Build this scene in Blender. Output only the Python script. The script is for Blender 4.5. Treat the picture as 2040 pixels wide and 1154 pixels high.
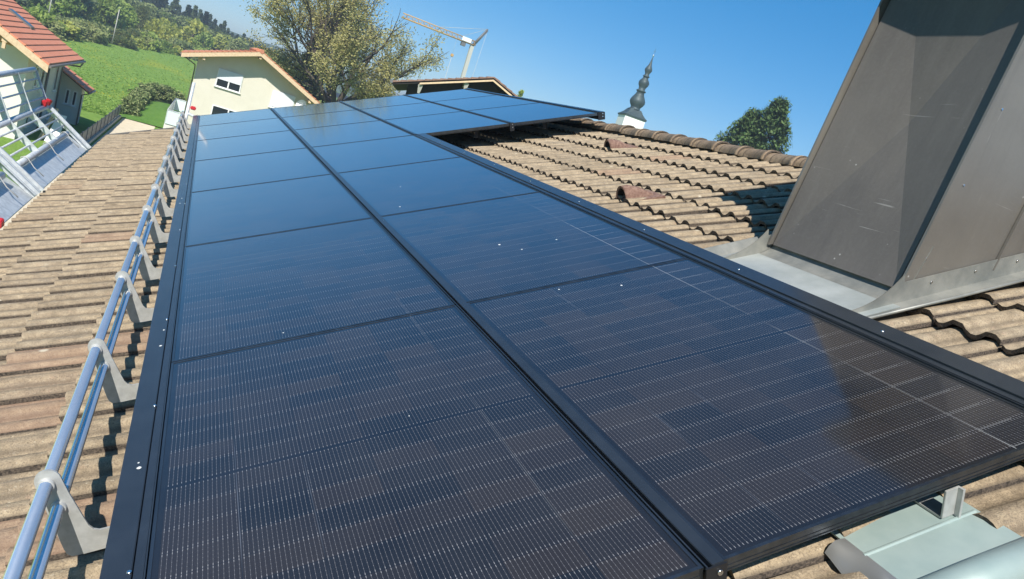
import bpy, math, random
from math import sin, cos, tan, pi, radians, sqrt, floor
from mathutils import Vector, Matrix

S = bpy.context.scene
COL = S.collection
for o in list(bpy.data.objects):
    bpy.data.objects.remove(o)

# ------------------------------------------------------------------ camera, sky, sun, exposure
cam_data = bpy.data.cameras.new("camera")
cam_data.sensor_fit = 'HORIZONTAL'
cam_data.sensor_width = 36.0
cam_data.lens = 25.376
cam_data.clip_start = 0.02
cam_data.clip_end = 6000.0
cam = bpy.data.objects.new("camera", cam_data)
COL.objects.link(cam)
RX, RY, RZ = (0.875838, -0.37034, 0.309443), (0.202559, -0.299889, -0.932221), (0.438038, 0.879156, -0.187638)
cam.matrix_world = Matrix(((RX[0], -RY[0], -RZ[0], -0.123877),
                           (RX[1], -RY[1], -RZ[1], -1.030385),
                           (RX[2], -RY[2], -RZ[2], 7.5),
                           (0, 0, 0, 1)))
S.camera = cam

SUN_A, SUN_B = 0.03, 0.78           # light travel in roof coordinates (upslope, along ridge, -1)
TH = radians(23.5)                  # roof pitch
CT, ST = cos(TH), sin(TH)
H = 6.325807                        # height of the panel plane's origin
sd = Vector((SUN_A * CT + ST, SUN_B, SUN_A * ST - CT)).normalized()   # light travel direction
sun_data = bpy.data.lights.new("sun", 'SUN')
sun_data.energy = 4.8
sun_data.angle = radians(0.5)
sun_data.color = (1.0, 0.955, 0.88)
sun = bpy.data.objects.new("sun", sun_data)
COL.objects.link(sun)
sun.rotation_mode = 'QUATERNION'
sun.rotation_quaternion = sd.to_track_quat('-Z', 'Y')
sun.location = (0, 0, 60)
SUN_EL = math.asin(-sd.z)
SUN_AZ = math.atan2(-sd.x, -sd.y)

world = bpy.data.worlds.new("World")
S.world = world
world.use_nodes = True
wn = world.node_tree.nodes
wl = world.node_tree.links
bg = wn["Background"]
sky = wn.new("ShaderNodeTexSky")
sky.sky_type = 'NISHITA'
sky.sun_disc = False
sky.sun_elevation = SUN_EL
sky.sun_rotation = SUN_AZ
sky.altitude = 3000
sky.air_density = 1.0
sky.dust_density = 0.0
sky.ozone_density = 2.0
gam = wn.new("ShaderNodeGamma")                # the phone's flat, vivid rendering of the sky
gam.inputs['Gamma'].default_value = 0.6
hsv = wn.new("ShaderNodeHueSaturation")
hsv.inputs['Saturation'].default_value = 1.9
hsv.inputs['Value'].default_value = 1.80
wl.new(sky.outputs[0], gam.inputs['Color'])
wl.new(gam.outputs[0], hsv.inputs['Color'])
wl.new(hsv.outputs[0], bg.inputs[0])
bg.inputs[1].default_value = 0.10
S.view_settings.view_transform = 'Standard'
S.view_settings.look = 'None'
S.view_settings.exposure = 0.62
S.view_settings.gamma = 1.0
S.view_settings.use_curve_mapping = False
S.render.engine = 'CYCLES'
S.cycles.max_bounces = 6
S.cycles.transparent_max_bounces = 8

# ------------------------------------------------------------------ helpers
rnd = random.Random(11)


def W(v, u, n):
    return Vector((v * CT - n * ST, u, v * ST + n * CT + H))


ROOFROT = (0, -TH, 0)


class MB:
    """collects faces of one mesh"""

    def __init__(s, base=(0, 0, 0)):
        s.v, s.f, s.m, s.b = [], [], [], Vector(base)
        s.sm = []

    def vert(s, p):
        s.v.append(Vector(p) - s.b)
        return len(s.v) - 1

    def face(s, pts, m=0, smooth=False):
        s.f.append([s.vert(p) for p in pts])
        s.m.append(m)
        s.sm.append(smooth)

    def box(s, a, b, m=0):
        x0, y0, z0 = a
        x1, y1, z1 = b
        P = [(x0, y0, z0), (x1, y0, z0), (x1, y1, z0), (x0, y1, z0), (x0, y0, z1), (x1, y0, z1), (x1, y1, z1), (x0, y1, z1)]
        i = [s.vert(p) for p in P]
        for q in ((0, 3, 2, 1), (4, 5, 6, 7), (0, 1, 5, 4), (1, 2, 6, 5), (2, 3, 7, 6), (3, 0, 4, 7)):
            s.f.append([i[k] for k in q]); s.m.append(m); s.sm.append(False)
        return s

    def hexa(s, lo, hi, m=0):
        """box from 4 lower and 4 upper corner points"""
        i = [s.vert(p) for p in list(lo) + list(hi)]
        for q in ((0, 3, 2, 1), (4, 5, 6, 7), (0, 1, 5, 4), (1, 2, 6, 5), (2, 3, 7, 6), (3, 0, 4, 7)):
            s.f.append([i[k] for k in q]); s.m.append(m); s.sm.append(False)
        return s

    def obox(s, o, ax, ay, az, m=0):
        o, ax, ay, az = Vector(o), Vector(ax), Vector(ay), Vector(az)
        lo = [o, o + ax, o + ax + ay, o + ay]
        return s.hexa(lo, [p + az for p in lo], m)

    def bar(s, p, q, w, h, up=(0, 0, 1), m=0):
        """rectangular bar between p and q"""
        p, q = Vector(p), Vector(q)
        d = (q - p).normalized()
        up = Vector(up)
        sx = d.cross(up).normalized() * w
        sz = sx.cross(d).normalized() * h
        lo = [p - sx / 2 - sz / 2, p + sx / 2 - sz / 2, p + sx / 2 + sz / 2, p - sx / 2 + sz / 2]
        hi = [x + (q - p) for x in lo]
        return s.hexa(lo, hi, m)

    def tube(s, pts, r, n=10, m=0, cap=True, smooth=True):
        pts = [Vector(p) for p in pts]
        rs = r if isinstance(r, (list, tuple)) else [r] * len(pts)
        rings = []
        prev = None
        for i, p in enumerate(pts):
            d = (pts[min(i + 1, len(pts) - 1)] - pts[max(i - 1, 0)]).normalized()
            if prev is None:
                a = d.orthogonal().normalized()
            else:
                a = (prev - d * prev.dot(d)).normalized()
            prev = a
            b = d.cross(a)
            rings.append([s.vert(p + (a * cos(2 * pi * k / n) + b * sin(2 * pi * k / n)) * rs[i]) for k in range(n)])
        for i in range(len(rings) - 1):
            for k in range(n):
                s.f.append([rings[i][k], rings[i][(k + 1) % n], rings[i + 1][(k + 1) % n], rings[i + 1][k]])
                s.m.append(m); s.sm.append(smooth)
        if cap:
            s.f.append(rings[0][::-1]); s.m.append(m); s.sm.append(False)
            s.f.append(rings[-1]); s.m.append(m); s.sm.append(False)
        return s

    def lathe(s, c, prof, n=20, m=0, smooth=True, square=False):
        c = Vector(c)
        rings = []
        for z, r in prof:
            rings.append([s.vert(c + Vector((r * cos(2 * pi * (k + .5) / n), r * sin(2 * pi * (k + .5) / n), z))) for k in range(n)])
        for i in range(len(rings) - 1):
            for k in range(n):
                s.f.append([rings[i][k], rings[i][(k + 1) % n], rings[i + 1][(k + 1) % n], rings[i + 1][k]])
                s.m.append(m); s.sm.append(smooth)
        s.f.append(rings[-1]); s.m.append(m); s.sm.append(False)
        s.f.append(rings[0][::-1]); s.m.append(m); s.sm.append(False)
        return s

    def prism(s, poly, off, m=0):
        """polygon extruded by vector off"""
        off = Vector(off)
        a = [s.vert(p) for p in poly]
        b = [s.vert(Vector(p) + off) for p in poly]
        n = len(poly)
        s.f.append(a[::-1]); s.m.append(m); s.sm.append(False)
        s.f.append(b); s.m.append(m); s.sm.append(False)
        for k in range(n):
            s.f.append([a[k], a[(k + 1) % n], b[(k + 1) % n], b[k]]); s.m.append(m); s.sm.append(False)
        return s

    def mesh(s, name, mats):
        me = bpy.data.meshes.new(name)
        me.from_pydata([tuple(v) for v in s.v], [], s.f)
        for mt in (mats if isinstance(mats, (list, tuple)) else [mats]):
            me.materials.append(mt)
        me.polygons.foreach_set('material_index', s.m)
        me.polygons.foreach_set('use_smooth', s.sm)
        me.update()
        return me

    def build(s, name, mats, parent=None, bevel=0, weld=False):
        me = s.mesh(name, mats)
        if weld:
            import bmesh
            bm = bmesh.new(); bm.from_mesh(me)
            bmesh.ops.remove_doubles(bm, verts=bm.verts, dist=1e-4)
            bm.to_mesh(me); bm.free()
        if bevel:
            import bmesh
            bm = bmesh.new(); bm.from_mesh(me)
            bmesh.ops.remove_doubles(bm, verts=bm.verts, dist=1e-5)
            es = [e for e in bm.edges if len(e.link_faces) == 2 and e.calc_face_angle(0) > 0.5]
            bmesh.ops.bevel(bm, geom=es, offset=bevel, segments=2, affect='EDGES', clamp_overlap=True)
            bm.to_mesh(me); bm.free()
        return link(name, me, parent)


def link(name, me, parent=None):
    o = bpy.data.objects.new(name, me)
    COL.objects.link(o)
    if parent is not None:
        o.parent = parent
    return o


def tag(o, label=None, cat=None, group=None, kind=None):
    if label: o["label"] = label
    if cat: o["category"] = cat
    if group: o["group"] = group
    if kind: o["kind"] = kind
    return o


def thing(name, label, cat, loc, rot=(0, 0, 0), group=None):
    o = bpy.data.objects.new(name, None)
    o.empty_display_size = 0.2
    COL.objects.link(o)
    o.location = loc
    o.rotation_euler = rot
    return tag(o, label, cat, group)


def roof_thing(name, label, cat, base, group=None):
    return thing(name, label, cat, W(*base), ROOFROT, group)


# ------------------------------------------------------------------ material helpers
class NT:
    def __init__(s, mat):
        s.t = mat.node_tree; s.n = s.t.nodes; s.l = s.t.links
        s.bsdf = s.n["Principled BSDF"]
        s.out = s.n["Material Output"]

    def node(s, typ, **kw):
        x = s.n.new(typ)
        for k, v in kw.items():
            setattr(x, k, v)
        return x

    def set(s, inp, val):
        if hasattr(val, 'is_linked') or isinstance(val, bpy.types.NodeSocket):
            s.l.new(val, inp)
        else:
            inp.default_value = val

    def math(s, op, a, b=None, c=None, clamp=False):
        x = s.node('ShaderNodeMath', operation=op, use_clamp=clamp)
        for i, q in enumerate((a, b, c)):
            if q is not None:
                s.set(x.inputs[i], q)
        return x.outputs[0]

    def mix(s, f, a, b, blend='MIX'):
        x = s.node('ShaderNodeMix', data_type='RGBA', blend_type=blend)
        s.set(x.inputs[0], f)
        s.set(x.inputs[6], a if not isinstance(a, tuple) else (*a, 1)[:4])
        s.set(x.inputs[7], b if not isinstance(b, tuple) else (*b, 1)[:4])
        return x.outputs[2]

    def noise(s, scale, detail=4, rough=.6, vec=None, dist=0.0):
        x = s.node('ShaderNodeTexNoise')
        x.inputs['Scale'].default_value = scale
        x.inputs['Detail'].default_value = detail
        x.inputs['Roughness'].default_value = rough
        x.inputs['Distortion'].default_value = dist
        if vec is not None:
            s.l.new(vec, x.inputs['Vector'])
        return x.outputs['Fac']

    def ramp(s, f, stops):
        x = s.node('ShaderNodeValToRGB')
        e = x.color_ramp.elements
        while len(e) < len(stops):
            e.new(0.5)
        for q, (p, c) in zip(e, stops):
            q.position = p
            q.color = (*c, 1) if len(c) == 3 else c
        s.l.new(f, x.inputs[0])
        return x.outputs[0]

    def step(s, f, lo, hi):
        x = s.node('ShaderNodeMapRange')
        s.set(x.inputs[0], f)
        x.inputs[1].default_value = lo
        x.inputs[2].default_value = hi
        return x.outputs[0]

    def pos(s):
        return s.node('ShaderNodeNewGeometry').outputs['Position']

    def obj(s):
        return s.node('ShaderNodeTexCoord').outputs['Object']

    def mapping(s, vec, scale=(1, 1, 1), rot=(0, 0, 0)):
        x = s.node('ShaderNodeMapping')
        x.inputs['Scale'].default_value = scale
        x.inputs['Rotation'].default_value = rot
        s.l.new(vec, x.inputs['Vector'])
        return x.outputs[0]

    def bump(s, h, strength=.3, dist=.01):
        x = s.node('ShaderNodeBump')
        x.inputs['Strength'].default_value = strength
        x.inputs['Distance'].default_value = dist
        s.l.new(h, x.inputs['Height'])
        s.l.new(x.outputs[0], s.bsdf.inputs['Normal'])


def mat(name, col=(.5, .5, .5), rough=.6, metal=0.0, spec=None):
    m = bpy.data.materials.new(name)
    m.use_nodes = True
    b = m.node_tree.nodes["Principled BSDF"]
    b.inputs['Base Color'].default_value = (*col, 1)
    b.inputs['Roughness'].default_value = rough
    b.inputs['Metallic'].default_value = metal
    if spec is not None:
        b.inputs['Specular IOR Level'].default_value = spec
    return m


def noisy(name, c1, c2, scale=6.0, rough=.7, metal=0.0, bump=0.0, bdist=.01, detail=5, world=True, stretch=None, spec=None, lo=.35, hi=.65, rvar=0.0):
    m = mat(name, c1, rough, metal, spec)
    t = NT(m)
    v = t.pos() if world else t.obj()
    if stretch:
        v = t.mapping(v, stretch)
    f = t.noise(scale, detail, .6, v)
    c = t.ramp(f, [(lo, c1), (hi, c2)])
    t.l.new(c, t.bsdf.inputs['Base Color'])
    if rvar:
        f2 = t.noise(scale * 1.7, 4, .6, v)
        t.l.new(t.math('MULTIPLY_ADD', f2, rvar, rough - rvar / 2), t.bsdf.inputs['Roughness'])
    if bump:
        t.bump(f, bump, bdist)
    return m


def tile_material(name, tint=(1, 1, 1), dark=1.0):
    m = mat(name, (.33, .26, .18), .9, 0, .25)
    t = NT(m)
    p = t.pos()
    oi = t.node('ShaderNodeObjectInfo').outputs['Random']
    big = t.noise(2.3, 5, .65, p)
    med = t.noise(16, 6, .7, p)
    streak = t.noise(9, 5, .7, t.mapping(p, (.35, 2.4, .35)))
    fine = t.noise(190, 3, .75, p)
    sx_ = t.node('ShaderNodeSeparateXYZ')
    t.l.new(t.obj(), sx_.inputs[0])
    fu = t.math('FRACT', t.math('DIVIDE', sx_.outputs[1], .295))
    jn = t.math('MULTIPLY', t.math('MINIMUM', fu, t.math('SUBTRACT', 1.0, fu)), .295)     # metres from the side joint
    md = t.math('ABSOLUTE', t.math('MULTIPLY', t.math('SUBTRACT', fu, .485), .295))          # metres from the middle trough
    base = t.ramp(med, [(.30, (.175 * dark, .140 * dark, .098 * dark)), (.5, (.295 * dark, .236 * dark, .165 * dark)), (.72, (.41 * dark, .335 * dark, .235 * dark))])
    c = t.mix(t.step(streak, .52, .74), base, (.20 * dark, .17 * dark, .135 * dark))
    c = t.mix(t.math('MULTIPLY', t.step(big, .5, .75), .45), c, (.33, .285, .22))
    c = t.mix(t.math('MULTIPLY', t.step(t.noise(30, 5, .75, t.mapping(p, (.5, 1.3, .5))), .50, .70), .38), c, (.135, .105, .080))
    c = t.mix(t.math('MULTIPLY', t.step(t.noise(22, 4, .7, p), .60, .72), .35), c, (.40, .27, .20))
    c = t.mix(t.math('MULTIPLY', t.step(fine, .48, .66), .7), c, (.10, .082, .062))
    c = t.mix(t.math('MULTIPLY', t.step(t.noise(75, 3, .6, p), .62, .74), .55), c, (.50, .45, .36))
    grime_shade = t.math('MAXIMUM', t.math('MULTIPLY', t.step(jn, .013, .004), .72), t.math('MULTIPLY', t.step(md, .013, .003), .52))  # dirt in joints and troughs, with their shade painted into the colour
    grime_shade = t.math('MULTIPLY', grime_shade, t.step(t.noise(13, 4, .7, p), .05, .40))
    c = t.mix(grime_shade, c, (.085, .070, .055))
    # per tile shade, some tiles redder
    c = t.mix(1.0, c, t.ramp(oi, [(0, (.88, .87, .86)), (.5, (1, 1, 1)), (1, (1.08, 1.07, 1.05))]), 'MULTIPLY')
    wn_ = t.node('ShaderNodeTexWhiteNoise', noise_dimensions='1D')
    t.l.new(oi, wn_.inputs['W'])
    c = t.mix(t.math('MULTIPLY', t.step(wn_.outputs[0], .955, .965), .38), c, (.235, .135, .095))
    # pale lichen spots
    vo = t.node('ShaderNodeTexVoronoi')
    vo.inputs['Scale'].default_value = 6.5
    t.l.new(p, vo.inputs['Vector'])
    spot = t.math('MULTIPLY', t.step(vo.outputs['Distance'], .16, .07), t.step(t.noise(3.1, 2, .5, p), .58, .66))
    c = t.mix(t.math('MULTIPLY', spot, .8), c, (.62, .58, .47))
    c = t.mix(1.0, c, tint, 'MULTIPLY')
    t.l.new(c, t.bsdf.inputs['Base Color'])
    hgt = t.math('ADD', t.math('MULTIPLY', fine, .5), t.math('MULTIPLY', t.noise(45, 4, .7, p), 1.0))
    t.bump(hgt, .8, .008)
    return m


M = {}
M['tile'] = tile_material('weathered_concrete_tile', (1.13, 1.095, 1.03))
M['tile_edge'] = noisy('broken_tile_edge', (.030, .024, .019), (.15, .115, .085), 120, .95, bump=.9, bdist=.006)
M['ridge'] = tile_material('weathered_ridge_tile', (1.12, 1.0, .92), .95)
M['vent'] = noisy('red_clay_vent', (.12, .060, .044), (.24, .15, .11), 40, .9, bump=.5, bdist=.004)
M['dark_hole'] = mat('vent_opening', (.012, .008, .007), .9)
M['underlay'] = mat('roof_underlay', (.06, .05, .045), .95)
M['stucco'] = noisy('pale_stucco', (.62, .58, .48), (.68, .64, .54), 3, .95, bump=.2, bdist=.004)
M['black_alu'] = noisy('black_anodised_aluminium', (.085, .092, .10), (.13, .14, .15), 30, .24, .85, rvar=.10, stretch=(1, .1, 1))
M['black_rail'] = noisy('black_powder_coat', (.050, .060, .072), (.062, .073, .086), 9, .26, .6, rvar=.06)
M['black_plate'] = mat('black_end_plate', (.010, .010, .011), .5)
M['screw'] = mat('stainless_screw', (.75, .76, .78), .25, 1.0)
M['galv'] = noisy('galvanised_steel', (.44, .465, .48), (.62, .65, .66), 22, .45, .3, bump=.05, bdist=.001, rvar=.2)
M['galv_plate'] = noisy('galvanised_bracket', (.36, .36, .34), (.46, .46, .44), 30, .5, .35, rvar=.15)
M['tube'] = noisy('polished_aluminium_tube', (.80, .81, .82), (.92, .92, .91), 14, .22, .86, bump=.05, bdist=.001, rvar=.14, stretch=(1, .35, 1))
def sheet_mat(name, c1, c2, rough, metal, glint):
    m = mat(name, c1, rough, metal)
    t = NT(m)
    p = t.pos()
    c = t.ramp(t.noise(1.6, 4, .5, p), [(.3, c1), (.7, c2)])
    c = t.mix(t.math('MULTIPLY', t.step(t.noise(60, 4, .7, p), .45, .75), .07), c, (.30, .29, .27))
    drip = t.noise(4.0, 4, .6, t.mapping(p, (6, 6, .35), (0, .45, 0)))
    c = t.mix(t.math('MULTIPLY', t.step(drip, .52, .75), .12), c, (.21, .20, .185))
    c = t.mix(t.math('MULTIPLY', t.step(drip, .45, .28), .15), c, (.045, .042, .040))
    # fine pale scratches in two directions and specks
    for rot, sc_, th in (((.4, .3, .2), (2.0, 2.0, 70.0), .70), ((1.1, .2, .9), (60.0, 2.5, 2.5), .71)):
        n_ = t.noise(1.4, 2, .5, t.mapping(p, sc_, rot))
        gate = t.step(t.noise(3.3, 3, .5, p), .52, .60)
        c = t.mix(t.math('MULTIPLY', t.math('MULTIPLY', t.step(n_, th, th + .04), gate), .35), c, (.42, .40, .37))
    vo = t.node('ShaderNodeTexVoronoi')
    vo.inputs['Scale'].default_value = 17
    t.l.new(p, vo.inputs['Vector'])
    c = t.mix(t.math('MULTIPLY', t.step(vo.outputs['Distance'], .10, .05), t.math('MULTIPLY', t.step(t.noise(5, 2, .5, p), .55, .62), .6)), c, (.5, .49, .46))
    t.l.new(c, t.bsdf.inputs['Base Color'])
    t.l.new(t.math('MULTIPLY_ADD', t.noise(90, 3, .8, p), glint, rough - glint / 2), t.bsdf.inputs['Roughness'])
    t.bump(t.noise(1.3, 2, .5, p), .25, .03)
    return m


M['sheet_front'] = sheet_mat('weathered_grey_brown_sheet', (.092, .083, .076), (.125, .112, .100), .48, 0.0, .15)
M['sheet_front'].node_tree.nodes['Principled BSDF'].inputs['Specular IOR Level'].default_value = .28
M['sheet'] = sheet_mat('weathered_brown_sheet', (.125, .114, .100), (.195, .180, .155), .36, .25, .3)
M['zinc'] = noisy('pale_zinc', (.26, .285, .27), (.42, .44, .42), 3.5, .42, .25, rvar=.2, lo=.3, hi=.7)
M['zinc_dark'] = noisy('dull_zinc_skirt', (.17, .175, .16), (.27, .265, .235), 8, .5, .3, rvar=.2)
M['zinc_green'] = noisy('green_grey_zinc', (.25, .32, .30), (.32, .385, .355), 7, .5, .15, rvar=.15, lo=.3, hi=.7)
M['steel_shiny'] = mat('bright_steel', (.62, .62, .60), .30, .8)
M['red'] = mat('red_plastic', (.50, .022, .03), .5)
M['white'] = mat('white_paint', (.78, .78, .76), .5)
M['offwhite'] = mat('white_grey_shutter', (.66, .67, .70), .5)
M['glass_dark'] = mat('dark_window_glass', (.02, .024, .028), .06)
M['cream'] = noisy('cream_render', (.60, .56, .46), (.64, .60, .50), 1.2, .95)
M['whitewall'] = noisy('white_render', (.66, .64, .57), (.71, .69, .62), 1.0, .95)
M['red_tile'] = noisy('orange_red_clay_tile', (.56, .20, .105), (.66, .26, .14), 3, .7, lo=.3, hi=.7)
M['orange_tile'] = noisy('orange_clay_tile', (.42, .16, .085), (.54, .22, .12), 6, .75)
M['fascia'] = noisy('pale_pine_fascia', (.56, .40, .24), (.66, .50, .32), 10, .7)
M['wood'] = noisy('honey_wood_cladding', (.50, .27, .10), (.62, .36, .15), 8, .7, stretch=(1, 1, .2))
M['brown_wood'] = noisy('dark_stained_wood', (.018, .013, .013), (.035, .025, .022), 9, .75)
M['brown_tile'] = noisy('faded_brown_tile', (.17, .10, .075), (.26, .16, .12), 6, .85)
M['gutter'] = mat('brown_grey_gutter', (.20, .18, .16), .45, .4)
M['paving'] = noisy('sandy_paving', (.56, .47, .33), (.64, .55, .40), 2.5, .95)
M['concrete'] = noisy('pale_concrete_curb', (.42, .39, .32), (.52, .48, .40), 3, .95)
M['fence'] = mat('grey_fence', (.085, .10, .12), .5, .2)
M['copper'] = noisy('green_copper_spire', (.028, .046, .048), (.050, .075, .074), 1.1, .55, .2)
M['spire_white'] = mat('white_tower_wall', (.80, .79, .76), .9)
M['crane_y'] = mat('crane_ochre_paint', (.50, .30, .10), .6)
M['crane_g'] = mat('crane_grey_mast', (.46, .45, .40), .6)
M['crane_d'] = mat('crane_dark_strut', (.13, .13, .13), .6)
M['bark'] = noisy('dark_bark', (.045, .035, .027), (.10, .08, .06), 5, .95)
M['pole'] = mat('weathered_pole', (.42, .40, .36), .9)
M['rail_glass'] = mat('milky_balcony_glass', (.62, .74, .70), .12)
M['droppings'] = mat('white_dropping', (.60, .60, .57), .8)


def leaf_mat(name, c1, c2, c3, trans=.35):
    m = bpy.data.materials.new(name)
    m.use_nodes = True
    t = NT(m)
    g = t.node('ShaderNodeNewGeometry')
    oi = t.node('ShaderNodeObjectInfo').outputs['Random']
    c = t.ramp(g.outputs['Random Per Island'], [(0, c1), (.55, c2), (1, c3)])
    c = t.mix(1.0, c, t.ramp(oi, [(0, (.82, .86, .84)), (1, (1.18, 1.10, 1.0))]), 'MULTIPLY')
    d = t.node('ShaderNodeBsdfDiffuse')
    tr = t.node('ShaderNodeBsdfTranslucent')
    mx = t.node('ShaderNodeMixShader')
    mx.inputs[0].default_value = trans
    t.l.new(c, d.inputs[0]); t.l.new(c, tr.inputs[0])
    t.l.new(d.outputs[0], mx.inputs[1]); t.l.new(tr.outputs[0], mx.inputs[2])
    t.l.new(mx.outputs[0], t.out.inputs[0])
    return m


M['leaf_olive'] = leaf_mat('olive_young_leaves', (.27, .26, .095), (.44, .42, .18), (.56, .53, .28), .55)
M['leaf_fresh'] = leaf_mat('fresh_green_leaves', (.19, .28, .06), (.33, .43, .11), (.45, .53, .19), .5)
M['leaf_mid'] = leaf_mat('mid_green_leaves', (.16, .21, .08), (.29, .34, .14), (.40, .44, .21), .5)
M['leaf_dark'] = leaf_mat('dark_needles', (.045, .070, .042), (.080, .115, .062), (.12, .155, .08), .25)
M['leaf_yellow'] = leaf_mat('yellow_green_leaves', (.30, .34, .07), (.44, .48, .12), (.53, .56, .2), .5)
M['leaf_thuja'] = leaf_mat('thuja_sprays', (.045, .09, .035), (.085, .145, .055), (.13, .19, .08), .25)
M['leaf_hedge'] = leaf_mat('glossy_hedge_leaves', (.08, .12, .045), (.19, .235, .095), (.42, .43, .21), .2)


def panel_material(rib=1.0):
    m = mat('monocrystalline_cells_under_glass', (.02, .02, .03), .13)
    t = NT(m)
    x, y, _ = (lambda n: (n.outputs[0], n.outputs[1], n.outputs[2]))(t.node('ShaderNodeSeparateXYZ'))
    sep = x.node
    t.l.new(t.obj(), sep.inputs[0])
    cp, hp = 0.1815, 0.0950
    xs = t.math('DIVIDE', t.math('SUBTRACT', x, .0225), cp)
    ix = t.math('FLOOR', xs)
    fx = t.math('FRACT', xs)
    mid = t.math('GREATER_THAN', y, .881)
    ys = t.math('DIVIDE', t.math('SUBTRACT', t.math('SUBTRACT', y, .020), t.math('MULTIPLY', mid, .012)), hp)
    iy = t.math('FLOOR', ys)
    fy = t.math('FRACT', ys)
    # distances in metres to the cell edges
    dx = t.math('MULTIPLY', t.math('MINIMUM', fx, t.math('SUBTRACT', 1.0, fx)), cp)
    dy = t.math('MULTIPLY', t.math('MINIMUM', fy, t.math('SUBTRACT', 1.0, fy)), hp)
    gapx = t.math('LESS_THAN', dx, .0011)
    gapy = t.math('LESS_THAN', dy, .0007)
    midgap = t.math('LESS_THAN', t.math('ABSOLUTE', t.math('SUBTRACT', y, .881)), .0075)
    inside = t.math('MULTIPLY', t.math('MULTIPLY', t.math('GREATER_THAN', x, .0225), t.math('LESS_THAN', x, .0225 + 6 * cp)),
                    t.math('MULTIPLY', t.math('GREATER_THAN', y, .020), t.math('LESS_THAN', y, .020 + .012 + 18 * hp)))
    # wires: 16 per cell
    fb = t.math('FRACT', t.math('MULTIPLY', fx, 16.0))
    db = t.math('MULTIPLY', t.math('ABSOLUTE', t.math('SUBTRACT', fb, .5)), cp / 16)
    wire = t.math('LESS_THAN', db, .00034)
    padzone = t.math('MULTIPLY', t.math('GREATER_THAN', dy, .0018), t.math('LESS_THAN', dy, .0085))
    pad = t.math('MULTIPLY', t.math('LESS_THAN', db, .0008), padzone)
    fd = t.math('FRACT', t.math('MULTIPLY', fy, 6.0))
    dd = t.math('MULTIPLY', t.math('ABSOLUTE', t.math('SUBTRACT', fd, .5)), hp / 6)
    dot = t.math('MULTIPLY', t.math('LESS_THAN', db, .0007), t.math('LESS_THAN', dd, .0009))
    oi = t.node('ShaderNodeObjectInfo').outputs['Random']
    cmb = t.node('ShaderNodeCombineXYZ')
    t.l.new(ix, cmb.inputs[0]); t.l.new(iy, cmb.inputs[1]); t.l.new(t.math('MULTIPLY', oi, 71.0), cmb.inputs[2])
    wnz = t.node('ShaderNodeTexWhiteNoise', noise_dimensions='3D')
    t.l.new(cmb.outputs[0], wnz.inputs['Vector'])
    cell = t.ramp(wnz.outputs[0], [(0, (.008, .009, .012)), (.4, (.012, .0118, .014)), (.75, (.018, .0152, .0155)), (1, (.023, .0185, .0165))])
    col = t.mix(t.math('MULTIPLY', inside, 1.0), (.008, .009, .012), cell)
    col = t.mix(t.math('MULTIPLY', wire, inside), col, (.120, .115, .118))
    col = t.mix(t.math('MULTIPLY', dot, inside), col, (.19, .185, .185))
    col = t.mix(t.math('MULTIPLY', pad, inside), col, (.215, .21, .21))
    # cell gaps: mostly black, ribbon glint painted pale in one string gap, here and there
    col = t.mix(gapx, col, (.006, .007, .010))
    col = t.mix(t.math('MULTIPLY', gapy, inside), col, (.008, .008, .012))
    nz = t.noise(1.3, 2, .5, t.pos())
    g5 = t.math('LESS_THAN', t.math('ABSOLUTE', t.math('SUBTRACT', x, .0225 + 5 * cp)), .0011)
    col = t.mix(t.math('MULTIPLY', g5, t.math('MULTIPLY', t.step(nz, .45, .58), .55 * rib)), col, (.55, .55, .53))
    g5r = t.math('MULTIPLY', t.math('MULTIPLY', gapy, t.math('GREATER_THAN', x, .0225 + 5 * cp)), t.math('LESS_THAN', x, .0225 + 5.7 * cp))
    col = t.mix(t.math('MULTIPLY', g5r, t.math('MULTIPLY', t.step(nz, .45, .58), .55 * rib)), col, (.40, .40, .39))  # same painted glint on the short cross gaps
    g2 = t.math('LESS_THAN', t.math('ABSOLUTE', t.math('SUBTRACT', t.math('ABSOLUTE', t.math('SUBTRACT', x, .0225 + 1.5 * cp)), .5 * cp)), .0009)
    col = t.mix(t.math('MULTIPLY', g2, t.math('MULTIPLY', t.step(t.noise(2.2, 2, .5, t.pos()), .55, .72), .5)), col, (.20, .21, .24))  # fainter glint painted into two more gaps
    col = t.mix(midgap, col, (.007, .008, .012))
    dust = t.noise(3.5, 5, .6, t.pos())
    col = t.mix(t.math('MULTIPLY', t.step(dust, .2, .8), .026), col, (.55, .49, .44))
    t.l.new(col, t.bsdf.inputs['Base Color'])
    t.l.new(t.math('MULTIPLY_ADD', t.noise(1.1, 3, .5, t.pos()), .06, .11), t.bsdf.inputs['Roughness'])
    t.bsdf.inputs['IOR'].default_value = 1.36
    t.bsdf.inputs['Coat Weight'].default_value = 1.0
    t.bsdf.inputs['Coat Roughness'].default_value = .07
    t.bsdf.inputs['Coat IOR'].default_value = 1.36
    return m


M['cells'] = panel_material(.25)
M['cells_ribbon_glint'] = panel_material(1.0)


def grass_material(name, c1, c2, c3, yellow=0.0):
    m = mat(name, c1, .95, 0, .1)
    t = NT(m)
    p = t.pos()
    a = t.noise(.09, 5, .6, p)
    b = t.noise(1.6, 6, .75, t.mapping(p, (1, .55, 1)))
    c = t.ramp(a, [(.3, c1), (.7, c2)])
    c = t.mix(t.step(b, .38, .72), c, c3)
    if yellow:
        y = t.math('MULTIPLY', t.step(t.noise(.11, 3, .5, t.mapping(p, (1, .45, 1))), .55, .72), t.step(t.noise(3.2, 5, .8, p), .42, .60))
        c = t.mix(t.math('MULTIPLY', y, yellow), c, (.42, .36, .015))
    t.l.new(c, t.bsdf.inputs['Base Color'])
    t.bump(b, .6, .35)
    return m


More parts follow.
